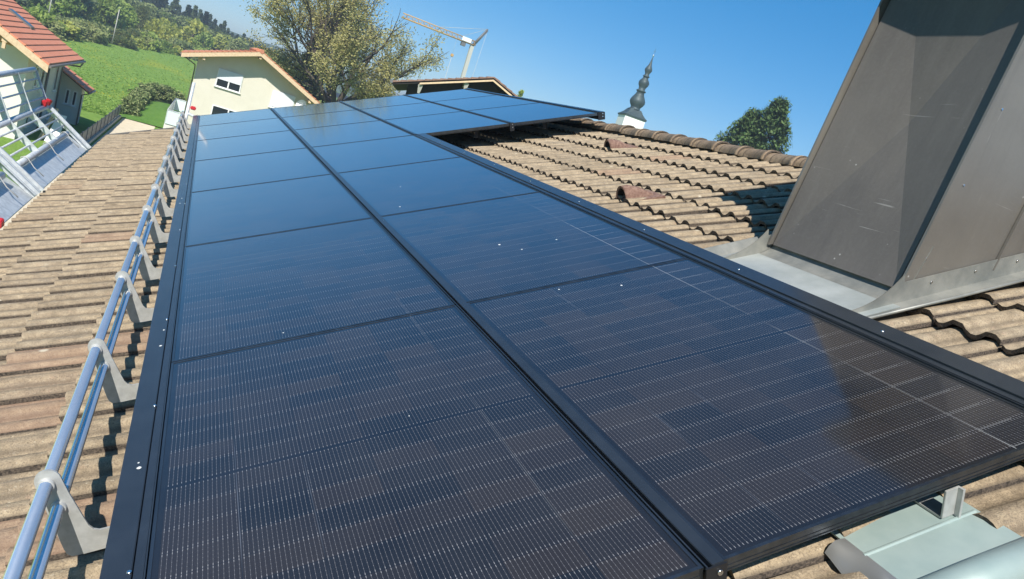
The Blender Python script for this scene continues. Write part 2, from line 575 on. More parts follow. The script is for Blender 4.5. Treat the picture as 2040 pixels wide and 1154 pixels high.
M['meadow'] = grass_material('meadow_grass', (.12, .225, .034), (.155, .26, .045), (.21, .31, .07), .8)
M['lawn'] = grass_material('short_lawn', (.075, .17, .026), (.095, .19, .030), (.125, .22, .05))
M['far_forest'] = noisy('far_forest_hill', (.045, .07, .04), (.10, .135, .06), .05, .95, detail=6)

# ------------------------------------------------------------------ the ground, meadow and hills
def gz(x, y):
    d = max(0.0, y - 72)
    z = 0.010 * d + 0.0002 * d * d if d < 100 else 1.0 + 2.0 + (d - 100) * 0.012
    z = min(z, 9.0)
    return z * (1 if x < 12 else max(0.0, 1 - (x - 12) / 60))


mb = MB()
xs = [-900, -500, -300, -200] + [-150 + 6 * i for i in range(46)] + [150, 220, 320, 500, 900, 2500]
ys = [-900, -300, -100, -40, 0, 20, 40, 60] + [66 + 6 * i for i in range(52)] + [420, 520, 700, 1000, 1600, 2600]
idx = {}
for j, y in enumerate(ys):
    for i, x in enumerate(xs):
        idx[i, j] = mb.vert((x, y, gz(x, y)))
for j in range(len(ys) - 1):
    for i in range(len(xs) - 1):
        mb.f.append([idx[i, j], idx[i + 1, j], idx[i + 1, j + 1], idx[i, j + 1]]); mb.m.append(0); mb.sm.append(True)
g = mb.build('ground', M['meadow'])
tag(g, 'bright green sloping meadow with yellow flowers behind the hedge', kind='structure')

# the distant wooded ridge
mb = MB()
ridge = []
for i in range(61):
    x = -260 + i * 11
    h = 13 + 5.0 * sin(x * .012 + .6) + 2.4 * sin(x * .045) + 1.2 * sin(x * .13)
    h *= 1.0 if x < 60 else max(.25, 1 - (x - 60) / 260)
    ridge.append((x, h))
for (xa, ha), (xb, hb) in zip(ridge, ridge[1:]):
    prof = [(0, 0.0), (60, .55), (120, .9), (170, 1.0), (260, .7), (420, -.1)]
    for (da, fa), (db_, fb_) in zip(prof, prof[1:]):
        mb.face([(xa, 520 + da, 4 + ha * fa), (xb, 520 + da, 4 + hb * fa), (xb, 520 + db_, 4 + hb * fb_), (xa, 520 + db_, 4 + ha * fb_)], 0, True)
tag(mb.build('hills', M['far_forest']), 'distant dark green wooded ridge behind the large tree', kind='structure')

# loose grass tufts and flower heads in the meadow
mb = MB()
rg = random.Random(77)
for k in range(22000):
    d = 62 + 125 * rg.random() ** 1.6
    x = d * tan(radians(rg.uniform(-10.5, .3)))
    y = d
    if x > -5.6 and y < 88: continue
    if -9.5 < x < -5.6 and y < 60: continue
    zg = gz(x, y)
    a = rg.uniform(0, 6.28); w = rg.uniform(.06, .20); hh = rg.uniform(.03, .11)
    fl = 1 if (rg.random() < .16 and sin(x * .35) * sin(y * .12) > -.1) else 0
    if fl: w *= .55; hh *= .9
    lx, ly = rg.gauss(0, .08), rg.gauss(0, .08)
    mb.face([(x - w * cos(a), y - w * sin(a), zg - .02), (x + w * cos(a), y + w * sin(a), zg - .02), (x + lx, y + ly, zg + hh)], fl)
M['grass_blade'] = leaf_mat('grass_tufts', (.17, .29, .055), (.25, .39, .085), (.36, .48, .14), .45)
M['flower'] = leaf_mat('yellow_flower_heads', (.42, .36, .02), (.52, .45, .03), (.6, .52, .06), .3)
tag(mb.build('meadow_grass', [M['grass_blade'], M['flower']]), 'loose grass tufts and yellow flowers in the meadow', kind='stuff')

# path and lawn
mb = MB()
mb.face([(-4.75, 20, .012), (-2.2, 20, .012), (-2.45, 65, .012), (-4.75, 63.6, .012)])
tag(mb.build('path', M['paving']), 'sandy paved path beside the grey fence', kind='structure')
mb = MB()
n = 14
for j in range(n):
    for i in range(n):
        def LP(a, b):
            x = -5.0 + 6.4 * a
            y = 63.8 + 21.5 * b
            return (x, y, .03 + 1.0 * sin(pi * min(1, a * 1.15)) * sin(pi * min(1, b * .9 + .02)) * .8)
        mb.face([LP(i / n, j / n), LP((i + 1) / n, j / n), LP((i + 1) / n, (j + 1) / n), LP(i / n, (j + 1) / n)], 0, True)
tag(mb.build('lawn', M['lawn']), 'mown green lawn mound inside the hedge', kind='structure')

# ------------------------------------------------------------------ the tiled house we stand on
house = roof_thing('house', 'house in the foreground under a weathered brown concrete tile roof', 'house', (0, 0, -.2))
HB = Vector((0, 0, -.2))
NB = -.210
PIT, TLEN = .295, .43
U0 = -3.17
courses = [(-1.441 + .341 * i, .341) for i in range(13)] + [(2.992 + .365 * i, .365) for i in range(5)]


def tile_mesh(name, exp, mats):
    mb = MB()
    NS = 14

    def P(u, v, dn=0):
        h = .035 * min(1.0, 1.18 * (.5 - .5 * cos(2 * pi * (u + .030) / .1475))) ** 1.1
        side = .0065 * (1 - u / PIT) ** 2
        return (v, u, h + side + .030 * (1 - v / exp) + dn)
    us = [.004 + (PIT - .008) * k / NS for k in range(NS + 1)]
    wob = [rnd.uniform(-.003, .003) for _ in us]
    top0 = [mb.vert(P(u, w)) for u, w in zip(us, wob)]
    top1 = [mb.vert(P(u, TLEN)) for u in us]
    bot0 = [mb.vert(P(u, w + .003, -.021)) for u, w in zip(us, wob)]
    e0 = [mb.vert(P(u, w)) for u, w in zip(us, wob)]
    for k in range(NS):
        mb.f.append([top0[k], top1[k], top1[k + 1], top0[k + 1]]); mb.m.append(0); mb.sm.append(True)
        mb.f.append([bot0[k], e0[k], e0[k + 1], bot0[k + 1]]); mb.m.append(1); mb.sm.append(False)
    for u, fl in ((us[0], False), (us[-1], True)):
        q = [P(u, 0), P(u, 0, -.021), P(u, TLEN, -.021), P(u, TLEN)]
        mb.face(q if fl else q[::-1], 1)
    return mb.mesh(name, mats)


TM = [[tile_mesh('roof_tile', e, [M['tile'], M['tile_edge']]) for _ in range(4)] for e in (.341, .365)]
camV = Vector((.355, -1.03, 1.126))
cand = []
for ci, (v0, ex) in enumerate(courses):
    for j in range(54):
        u0 = U0 + PIT * j
        if u0 > 12.45:
            continue
        cv, cu = v0 + .17, u0 + .15
        if ci == 9 and j == 10:
            continue            # sheet metal tile sits here
        if 2.62 < cv < 4.15 and 1.12 < cu < 1.95:
            continue            # chimney
        hidden = (-.02 < cv < 2.38 and cu > .30) or (2.3 < cv < 4.85 and cu > 7.9) or cu < -.7 or (cu < .55 and cv < 1.2)
        d = (Vector((cv, cu, NB)) - camV).length
        cand.append((hidden, d, v0, u0, ex))
cand.sort()
stuff = MB(HB + Vector((0, U0, 0)))


def sag(v, u):
    return -.022 * max(0.0, u - 3.4) if v > 2.3 else 0.0



for k, (hid, d, v0, u0, ex) in enumerate(cand):
    fam = TM[0] if ex < .35 else TM[1]
    me = fam[rnd.randrange(4)]
    dn = rnd.uniform(-.003, .004)
    dv = rnd.uniform(-.010, .010)
    if k < 300 and not hid:
        o = link('roof_tile', me, house)
        o.location = (v0 + dv, u0 + rnd.uniform(-.002, .002), NB - HB.z + dn + sag(v0 + .17, u0))
        o.rotation_euler = (rnd.uniform(-.012, .012), rnd.uniform(-.010, .010), rnd.uniform(-.014, .014))
    else:
        base = len(stuff.v)
        for vv in me.vertices:
            stuff.v.append(Vector((vv.co.x + v0 + dv, vv.co.y + u0 - U0, vv.co.z + NB - HB.z + dn + sag(v0 + .17, u0))))
        for pl in me.polygons:
            stuff.f.append([base + q for q in pl.vertices]); stuff.m.append(pl.material_index); stuff.sm.append(pl.use_smooth)
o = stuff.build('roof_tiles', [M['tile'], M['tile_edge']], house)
o['kind'] = 'stuff'
o.location = (0, U0, 0)

# ridge tiles
def ridge_mesh():
    mb = MB()
    NS = 8
    for L0, L1, r0, r1 in ((0, .40, .122, .106),):
        a = []
        for y, r in ((L0, r0), (L0 + .05, r0), (L0 + .055, r0 - .010), (L1, r1)):
            a.append([mb.vert((-r * cos(pi * k / NS), y, r * .74 * sin(pi * k / NS))) for k in range(NS + 1)])
        for i in range(3):
            for k in range(NS):
                mb.f.append([a[i][k], a[i][k + 1], a[i + 1][k + 1], a[i + 1][k]]); mb.m.append(0); mb.sm.append(True)
        b = [mb.vert((-(r0 - .02) * cos(pi * k / NS), L0, (r0 - .02) * .74 * sin(pi * k / NS))) for k in range(NS + 1)]
        for k in range(NS):
            mb.f.append([b[k], b[k + 1], a[0][k + 1], a[0][k]]); mb.m.append(1); mb.sm.append(False)
    return mb.mesh('ridge_tile', [M['ridge'], M['tile_edge']])


RM = ridge_mesh()
for k in range(43):
    u = -3.1 + .362 * k
    o = link('ridge_tile', RM, house)
    o.location = (4.865, u, NB - HB.z + .030 + rnd.uniform(-.006, .006) + .6 * sag(4.8, u))
    o.rotation_euler = (-.035 + rnd.uniform(-.01, .01), 0.20, rnd.uniform(-.02, .02))

# underlay, back slope, walls
mb = MB(HB)
mb.hexa([(-1.36, -3.1, -.42), (4.84, -3.1, -.42), (4.84, 12.55, -.52), (-1.36, 12.55, -.42)], [(-1.36, -3.1, -.25), (4.84, -3.1, -.25), (4.84, 12.55, -.43), (-1.36, 12.55, -.25)])
mb.build('roof_deck', M['underlay'], house)
mb = MB(HB)
mb.hexa([(4.77, -3.1, -.30), (4.93, -3.1, -.30), (4.93, 12.5, -.36), (4.77, 12.5, -.36)], [(4.79, -3.1, -.145), (4.90, -3.1, -.125), (4.90, 12.5, -.24), (4.79, 12.5, -.26)])
mb.build('ridge_mortar', M['underlay'], house)
mb = MB()
o_w = W(0, 0, -.2)
RIDX, RIDZ = W(4.86, 0, -.22).x, W(4.86, 0, -.22).z
EX = W(-1.36, 0, -.27)
mbw = MB()


def toL(p):
    d = Vector(p) - o_w
    return (d.x * CT + d.z * ST, d.y, -d.x * ST + d.z * CT)


back = [(RIDX + .0, -3.1, RIDZ), (RIDX + 5.6, -3.1, RIDZ - 5.6 * tan(TH)), (RIDX + 5.6, 12.55, RIDZ - 5.6 * tan(TH)), (RIDX, 12.55, RIDZ)]
mbw.hexa([toL((p[0], p[1], p[2] - .08)) for p in back], [toL(p) for p in back])
mbw.build('back_slope', M['tile'], house)
mbw = MB()
x0, x1 = EX.x + .55, RIDX + 5.0
poly = [(x0, -2.9, 0), (x1, -2.9, 0), (x1, -2.9, RIDZ - 5.0 * tan(TH) - .12), (RIDX, -2.9, RIDZ - .14), (x0, -2.9, EX.z + .55 * tan(TH) - .10)]
mbw.prism([toL(p) for p in poly], Vector((0, 15.2, 0)))
mbw.build('wall', M['stucco'], house)
# verge board at the far gable
mb = MB(HB)
mb.box((-1.42, 12.56, -.29), (4.86, 12.60, -.16))
mb.build('verge_board', M['gutter'], house)


def vent(v, u, ang):
    mb = MB((v, u, 0))
    NS = 8
    rings = []
    for s_, r, hh in ((0, .078, .108), (.05, .080, .110), (.15, .070, .08), (.26, .045, .020)):
        rings.append([mb.vert((v + s_, u + r * cos(pi * k / NS), hh * sin(pi * k / NS) + .0)) for k in range(NS + 1)])
    for i in range(len(rings) - 1):
        for k in range(NS):
            mb.f.append([rings[i][k], rings[i + 1][k], rings[i + 1][k + 1], rings[i][k + 1]]); mb.m.append(0); mb.sm.append(True)
    inn = [mb.vert((v + .005, u + .063 * cos(pi * k / NS), .090 * sin(pi * k / NS))) for k in range(NS + 1)]
    deep = [mb.vert((v + .07, u + .050 * cos(pi * k / NS), .07 * sin(pi * k / NS))) for k in range(NS + 1)]
    for k in range(NS):
        mb.f.append([inn[k], rings[0][k], rings[0][k + 1], inn[k + 1]]); mb.m.append(0); mb.sm.append(False)
        mb.f.append([deep[k], inn[k], inn[k + 1], deep[k + 1]]); mb.m.append(1); mb.sm.append(False)
    mb.f.append(deep[::-1]); mb.m.append(1); mb.sm.append(False)
    mb.box((v + .03, u - .12, -.02), (v + .31, u + .12, .012), 0)
    o = mb.build('vent_tile', [M['vent'], M['dark_hole']], house)
    o.location = (v, u, -.165 - HB.z + sag(v, u))
    return o


vent(4.10, 5.83, 0)['label'] = 'reddish hooded vent tile near the ridge'
vent(2.99, 3.60, 0)['label'] = 'reddish hooded vent tile beside the black panel rail'

# sheet metal tile at the lower right
mt = roof_thing('metal_tile', 'green grey zinc sheet tile with a rolled rib beside the panel edge', 'metal tile', (1.62, -.22, -.16))
B = Vector((1.62, -.22, -.16))
mb = MB(B)
mb.box((1.605, -.11, -.158), (2.0, .20, -.153))
mb.build('pan', M['zinc_green'], mt)
mb = MB(B)
mb.hexa([(1.61, .004, -.1528), (1.99, .004, -.1528), (1.99, .016, -.1528), (1.61, .016, -.1528)], [(1.61, .008, -.1495), (1.99, .008, -.1495), (1.99, .012, -.1495), (1.61, .012, -.1495)])
mb.build('fold', M['zinc_green'], mt)
mb = MB(B)
mb.tube([(1.60, -.165, -.150), (1.80, -.165, -.153), (2.02, -.165, -.158)], [.050, .050, .048], 20, cap=True)
mb.build('rolled_rib', M['zinc_green'], mt)
mb = MB(B)
n_ = 18
for k in range(n_):
    ua, ub = -.125 + .20 * k / n_, -.125 + .20 * (k + 1) / n_
    def LP_(u):
        f = (u + .125) / .20
        dip = .020 * sin(pi * f) ** 1.5
        rise = .030 * max(0, f - .6) ** 1.5
        return [(1.615, u, -.151), (1.600, u, -.150 - dip * .2 + rise * .3), (1.582, u, -.154 - dip * .6 + rise), (1.564, u, -.164 - dip + rise), (1.552, u, -.180 - dip + rise)]
    A_, B_ = LP_(ua), LP_(ub)
    for q in range(4):
        mb.face([A_[q], B_[q], B_[q + 1], A_[q + 1]], 0, True)
mb.build('curved_lip', M['steel_shiny'], mt, weld=True)


def hook(label, v, u, mt_='galv_plate'):
    group = None
    h = roof_thing('roof_hook', label, 'roof hook', (v, u, -.13), group)
    b = Vector((v, u, -.13))
    mb = MB(b)
    mb.box((v - .022, u - .002, -.148), (v + .028, u + .004, -.064))
    mb.build('upright', M[mt_], h, .001)
    mb = MB(b)
    mb.box((v + .020, u - .016, -.150), (v + .028, u - .0025, -.064))
    mb.build('flange', M[mt_], h)
    mb = MB(b)
    mb.box((v - .022, u + .0045, -.150), (v + .028, u + .22, -.144))
    mb.build('arm', M['galv_plate'], h)
    return h


hook('grey steel roof hook under the panel edge above the zinc tile', 1.905, .022)
hook('steel roof hook in shade below the raised panels, nearer the middle rail', 3.15, 7.33, 'black_plate')
hook('steel roof hook in shade below the raised panels, nearer the ridge', 4.05, 7.33, 'black_plate')

# ------------------------------------------------------------------ solar panels
PW, PL, AP, BP = 1.134, 1.772, 1.78, 1.184


def frame_mesh():
    mb = MB()
    w, hgt = .0085, .032
    mb.box((0, 0, -hgt), (w, PL, 0))
    mb.box((PW - w, 0, -hgt), (PW, PL, 0))
    mb.box((w, 0, -hgt), (PW - w, w, 0))
    mb.box((w, PL - w, -hgt), (PW - w, PL, 0))
    # grooves on the outer face at the short sides
    mb.box((w, -.0015, -.025), (PW - w, -.0005, -.018))
    mb.box((w, -.0025, -.032), (PW - w, -.0005, -.029))
    return mb.mesh('frame', M['black_alu'])


def glass_mesh(m_):
    mb = MB()
    mb.box((.0086, .0086, -.009), (PW - .0086, PL - .0086, -.0022))
    return mb.mesh('glass', m_)


FM, GM = frame_mesh(), (glass_mesh(M['cells']), glass_mesh(M['cells_ribbon_glint']))
colname = ['lowest column beside the snow guard', 'second column from the snow guard', 'third column from the snow guard', 'top column beside the ridge']
rowname = ['nearest', 'second nearest', 'third nearest', 'fourth nearest', 'third from the far end', 'second from the far end', 'farthest']
panels = {}
for c in range(4):
    for r in range(7):
        if c > 1 and r < 4:
            continue
        v, u = c * BP, r * AP + .004
        p = roof_thing('solar_panel', '%s black solar panel of the %s' % (rowname[r], colname[c]), 'solar panel', (v, u, 0), 'black solar panels on the roof')
        link('frame', FM, p)
        link('glass', GM[1 if c == 1 else 0], p)
        panels[c, r] = p


def dropping(c, r, v, u, s):
    """splat on a panel, coordinates on the roof"""
    p = panels[c, r]
    bv, bu = c * BP, r * AP + .004
    mb = MB()
    n = 9
    ring = [((v - bv) + s * cos(2 * pi * k / n) * rnd.uniform(.7, 1.25), (u - bu) + 1.5 * s * sin(2 * pi * k / n) * rnd.uniform(.7, 1.25), -.0021) for k in range(n)]
    ctr = (v - bv, u - bu, -.0021 + s * .3)
    for k in range(n):
        mb.face([ring[k], ring[(k + 1) % n], ctr], 0, True)
    mb.build('bird_dropping', M['droppings'], p)


for c, r, v, u, s in ((1, 1, 1.62, 2.52, .006), (1, 1, 1.69, 2.37, .0045), (1, 1, 1.92, 2.43, .0045), (1, 1, 1.60, 1.72, .004), (1, 1, 1.86, 1.62, .005), (1, 2, 1.36, 3.75, .005),
                      (1, 2, 1.52, 4.4, .004), (0, 0, .72, .95, .002), (0, 1, .42, 1.86, .003)):
    dropping(c, r, v, u, s)


def rail(label, vL, vR, u0, u1, chan, name='mounting_rail', nearplate=True):
    """black insertion rail: a cap strip, a dark channel beside it, screws"""
    t = roof_thing(name, label, 'mounting rail', (vL, u0, 0), 'black mounting rails between the panels')
    b = Vector((vL, u0, 0))
    capL, capR = (vL, vR - chan[1]) if chan[0] == 'R' else (vL + chan[1], vR)
    mb = MB(b)
    mb.box((capL, u0, -.012), (capR, u1, .0065))
    mb.build('cap', M['black_rail'], t, .0015)
    # channel body lower
    mb = MB(b)
    mb.box((vL + .004, u0 + .002, -.085), (vR - .004, u1 - .002, -.0125))
    mb.build('body', M['black_plate'], t)
    # thin lip on the channel side
    mb = MB(b)
    if chan[0] == 'R':
        mb.box((vR - .004, u0, -.012), (vR - .0005, u1, .004))
    else:
        mb.box((vL + .0005, u0, -.012), (vL + .004, u1, .004))
    mb.build('lip', M['black_rail'], t)
    if nearplate:
        mb = MB(b)
        mb.box((vL - .004, u0 - .005, -.09), (vR + .004, u0 - .0005, .004))
        mb.build('end_plate', M['black_plate'], t)
        mb = MB(b)
        c = ((capL + capR) / 2, u0 - .0052, -.014)
        for dz in (0, -.035):
            cc = Vector(c) + Vector((0, 0, dz))
            mb.tube([cc, cc + Vector((0, -.004, 0))], .007, 10)
        mb.build('end_bolt', M['screw'], t)
    return t, b


def screw(t, b, v, u, n, r=.006):
    mb = MB(b)
    mb.lathe((v, u, n), [(0, r), (.002, r), (.0035, r * .55)], 8)
    mb.build('screw', M['screw'], t)


tL, bL = rail('wide black edge rail beside the snow guard', -.100, -.002, -.004, 12.49, ('R', .030))
# outer side skirt and the inner strip of the edge rail
mb = MB(bL); mb.box((-.101, -.004, -.055), (-.0965, 12.49, -.0125)); mb.build('side_skirt', M['black_rail'], tL)
mb = MB(bL); mb.box((-.0295, -.004, -.012), (-.0075, 12.49, .002)); mb.build('inner_strip', M['black_rail'], tL)
for k in range(15):
    screw(tL, bL, -.036 + rnd.uniform(-.004, .004), .55 + k * .86, .0066)
for v, u, s in ((-.052, 1.02, .006), (-.056, 1.05, .003), (-.046, 1.96, .005), (-.043, 2.14, .004), (-.066, 4.9, .005), (-.06, 5.1, .004)):
    mb = MB(bL)
    ring = [(v + s * cos(2 * pi * k / 8) * rnd.uniform(.6, 1.3), u + 1.3 * s * sin(2 * pi * k / 8) * rnd.uniform(.6, 1.3), .0068) for k in range(8)]
    for k in range(8):
        mb.face([ring[k], ring[(k + 1) % 8], (v, u, .0068 + s * .35)], 0, True)
    mb.build('bird_dropping', M['droppings'], tL)
rail('long black rail between the two long panel columns', 1.136, 1.182, -.004, 12.49, ('L', .014))
tR, bR = rail('long black rail along the right edge of the near panels', 2.320, 2.452, -.004, 7.11, ('L', .040))
mb = MB(bR); mb.box((2.3345, -.004, -.012), (2.3585, 7.11, .001)); mb.build('inner_strip', M['black_rail'], tR)
for k in range(9):
    screw(tR, bR, 2.400 + rnd.uniform(-.008, .008), .70 + k * .80, .0066)
rail('continuation of the right edge rail between the far panels', 2.320, 2.366, 7.115, 12.49, ('L', .014), nearplate=False)
rail('short black rail between the two upper far panel columns', 3.504, 3.550, 7.115, 12.49, ('L', .014))
rail('black top edge rail of the far panels near the ridge', 4.688, 4.775, 7.115, 12.49, ('L', .030))
# support profile below the near panel edges
for lab, v0, v1, u in (('black support profile under the near edge of the right panel', 1.19, 2.315, .034), ('black support profile under the near edge of the left panel', .002, 1.13, .034),
                       ('black support profile under the raised far panels', 2.37, 4.684, 7.30)):
    t = roof_thing('support_profile', lab, 'support profile', (v0, u, -.08))
    mb = MB((v0, u, -.08))
    mb.box((v0, u, -.066), (v1, u + .04, -.0325))
    mb.build('profile', M['black_alu'], t, .001)
    mb = MB((v0, u, -.08))
    mb.box((v0, u - .003, -.058), (v1, u - .0005, -.048))
    mb.build('groove_strip', M['black_plate'], t)

# ------------------------------------------------------------------ snow guard
sg = roof_thing('snow_guard', 'two tube snow guard on bent steel brackets beside the panels', 'snow guard', (-.23, 0, -.13))
SB = Vector((-.23, 0, -.13))
for (v, n, rr, nm) in ((-.238, .098, .0165, 'tube'), (-.228, .027, .0155, 'tube')):
    mb = MB(SB)
    mb.tube([(v, -2.0, n), (v, 12.35, n)], rr, 24)
    mb.build(nm, M['tube'], sg)
BU = [-.04, .88, 1.81, 2.70, 3.42, 4.30, 5.15, 5.98, 6.75, 7.60, 8.45, 9.30, 10.15, 11.0, 11.85]


def bracket_mesh():
    """flat plate in the plane across the roof; v, n outline"""
    out = [(-.2475, -.100), (-.262, .098)]
    for k in range(9):                       # rounded top around the upper tube
        a = pi - k * (pi * .92) / 8
        out.append((-.232 + .030 * cos(a), .108 + .031 * sin(a)))
    out += [(-.196, .06), (-.182, -.02), (-.176, -.050), (-.168, -.064), (-.155, -.071), (-.05, -.073), (-.05, -.131), (-.205, -.131), (-.235, -.128), (-.2445, -.117)]
    mb = MB()
    mb.prism([(v, 0, n) for v, n in out], (0, .006, 0))
    # collars round the tubes
    for v, n, r in ((-.238, .098, .0205), (-.228, .027, .0192)):
        mb.tube([(v, -.012, n), (v, .018, n)], r, 18)
    return mb.mesh('bracket', M['galv_plate'])


BM = bracket_mesh()
for k, u in enumerate(BU):
    o = link('bracket', BM, sg)
    o.location = (-SB.x, u - SB.y, -SB.z)
    o.rotation_euler = (0, 0, rnd.uniform(-.02, .02))

# ------------------------------------------------------------------ chimney with its metal cladding
ch = roof_thing('chimney', 'tall dark sheet metal clad chimney rising through the tiles', 'chimney', (2.95, 1.1, -.13))
CB = Vector((2.95, 1.1, -.13))
LEAN = .53
A0, UA, UB = 2.955, 1.135, 1.915           # foot of the front sheet, its two sides
NT0, NT1 = -.078, 1.42
DEP = 1.15


def CV(n, off=0.0):
    return 2.973 + LEAN * (n + .09) + off


mb = MB(CB)
c0, c1, c2, c3 = (CV(NT0) - .028, UB, NT0), (CV(NT0) - .028, UA, NT0), (CV(NT1), UA, NT1), (CV(NT1), UB, NT1)
cc = (CV((NT0 + NT1) / 2 - .12) + .060, (UA + UB) / 2, (NT0 + NT1) / 2 - .12)
# diagonally creased sheet
for a, b_ in ((c0, c1), (c1, c2), (c2, c3), (c3, c0)):
    mb.face([a, b_, cc])
for a, b_ in ((c0, c1), (c1, c2), (c2, c3), (c3, c0)):
    mb.face([(a[0] + .02, a[1], a[2]), (b_[0] + .02, b_[1], b_[2]), b_, a])
mb.build('front_sheet', M['sheet_front'], ch)
FL = .060


def side_sheet(u, t, name, v0, v1, label=None):
    mb = MB(CB)
    lo = [(v0(NT0), u, NT0), (v1(NT0), u, NT0), (v1(NT0), u + t, NT0), (v0(NT0), u + t, NT0)]
    hi = [(v0(NT1), u, NT1), (v1(NT1), u, NT1), (v1(NT1), u + t, NT1), (v0(NT1), u + t, NT1)]
    mb.hexa(lo, hi)
    return mb.build(name, M['sheet'], ch)


side_sheet(1.095, .012, 'side_sheet', lambda n: CV(n) - FL, lambda n: CV(n) + .508)
side_sheet(1.093, .012, 'side_sheet', lambda n: CV(n) + .5105, lambda n: CV(n) + DEP)
side_sheet(1.926, .012, 'side_sheet', lambda n: CV(n) - FL * .8, lambda n: CV(n) + DEP)
mb = MB(CB)     # standing seam
mb.hexa([(CV(NT0) + .505, 1.080, NT0), (CV(NT0) + .5135, 1.080, NT0), (CV(NT0) + .5135, 1.0925, NT0), (CV(NT0) + .505, 1.0925, NT0)],
        [(CV(NT1) + .505, 1.080, NT1), (CV(NT1) + .5135, 1.080, NT1), (CV(NT1) + .5135, 1.0925, NT1), (CV(NT1) + .505, 1.0925, NT1)])
mb.build('standing_seam', M['sheet'], ch)
mb = MB(CB)     # the masonry core so that nothing shows through
mb.hexa([(CV(-.3) + .11, 1.12, -.3), (CV(-.3) + DEP - .05, 1.12, -.3), (CV(-.3) + DEP - .05, 1.92, -.3), (CV(-.3) + .11, 1.92, -.3)],
        [(CV(NT1) + .11, 1.12, NT1), (CV(NT1) + DEP - .05, 1.12, NT1), (CV(NT1) + DEP - .05, 1.92, NT1), (CV(NT1) + .11, 1.92, NT1)])
mb.build('core', M['sheet'], ch)
mb = MB(CB)     # cap slab
OV = .24
mb.hexa([(CV(NT1) - OV, .72, NT1 + .002), (CV(NT1) + DEP + OV, .72, NT1 + .002), (CV(NT1) + DEP + OV, 2.03, NT1 + .002), (CV(NT1) - OV, 2.03, NT1 + .002)],
        [(CV(NT1) - OV + .02, .72, NT1 + .07), (CV(NT1) + DEP + OV, .72, NT1 + .07), (CV(NT1) + DEP + OV, 2.03, NT1 + .07), (CV(NT1) - OV + .02, 2.03, NT1 + .07)])
mb.build('cap', M['sheet'], ch)
# front apron: curved strip from the tray up behind the front sheet
mb = MB(CB)
pts = []
for k in range(9):
    a = k / 8 * pi / 2 * .95
    pts.append((2.878 + .100 * sin(a), -.120 + .050 * (1 - cos(a))))
pts.append((CV(.10) + .022, .10))
for (va, na), (vb, nb) in zip(pts, pts[1:]):
    mb.face([(va, 1.09, na), (va, 1.935, na), (vb, 1.935, nb), (vb, 1.09, nb)][::-1], 0, True)
mb.build('front_apron', M['zinc_dark'], ch, weld=True)
mb = MB(CB)
mb.box((2.44, 1.045, -.1265), (2.890, 2.02, -.1205))
mb.build('zinc_tray', M['zinc'], ch, .001)
mb = MB(CB)     # raised far edge of the tray
mb.hexa([(2.60, 2.00, -.120), (2.98, 2.03, -.120), (2.98, 2.075, -.120), (2.60, 2.075, -.120)], [(2.60, 2.055, -.078), (2.98, 2.075, -.078), (2.98, 2.080, -.078), (2.60, 2.060, -.078)])
mb.build('tray_upstand', M['zinc_dark'], ch)


def skirt(u, sgn, name):
    """curved flashing that flares out at the foot of a side"""
    mb = MB(CB)
    top, bot = [], []
    for k in range(11):
        a = k / 10
        v = 2.60 + a * (CV(NT0) - FL - 2.60 + .02)
        nn = -.105 + (a ** 2.6) * .11
        top.append((v, u, nn)); bot.append((v, u, -.132))
    for (a, b_), (c_, d_) in zip(zip(top, bot), zip(top[1:], bot[1:])):
        mb.face([b_, d_, c_, a], 0, False)
        mb.face([(q[0], q[1] + .004 * sgn, q[2]) for q in (a, c_, d_, b_)], 0, False)
    mb.hexa([(top[-1][0], u, -.132), (CV(0) + DEP, u, -.132), (CV(0) + DEP, u + .004, -.132), (top[-1][0], u + .004, -.132)],
            [(top[-1][0], u, -.032), (CV(0) + DEP, u, -.032), (CV(0) + DEP, u + .004, -.032), (top[-1][0], u + .004, -.032)])
    mb.build(name, M['zinc_dark'], ch)
    mb = MB(CB)
    w = -.085 * sgn
    mb.hexa([(2.62, u, -.128), (4.3, u, -.128), (4.3, u + w, -.136), (2.62, u + w * .6, -.136)], [(2.62, u, -.122), (4.3, u, -.122), (4.3, u + w, -.130), (2.62, u + w * .6, -.130)])
    mb.tube([(2.62, u + w * .6, -.127), (3.2, u + w * .85, -.125), (4.3, u + w, -.121)], .008, 8)
    mb.build('side_flashing', M['zinc_dark'], ch)


skirt(1.083, 1, 'side_skirt')
skirt(1.944, -1, 'side_skirt')

for k in range(5):
    mb = MB(CB)
    v_ = 3.10 + k * .27
    mb.tube([(v_, 1.0825, -.062), (v_, 1.0785, -.062)], .006, 8)
    mb.build('rivet', M['screw'], ch)
for k in range(4):
    mb = MB(CB)
    n_ = .05 + k * .3
    mb.tube([(CV(n_) + .02, 1.0945, n_), (CV(n_) + .02, 1.0915, n_)], .005, 8)
    mb.build('rivet', M['screw'], ch)

# ------------------------------------------------------------------ scaffold guard along the eave
def sw(x, u, z):
    return Vector((x, u, z + H))


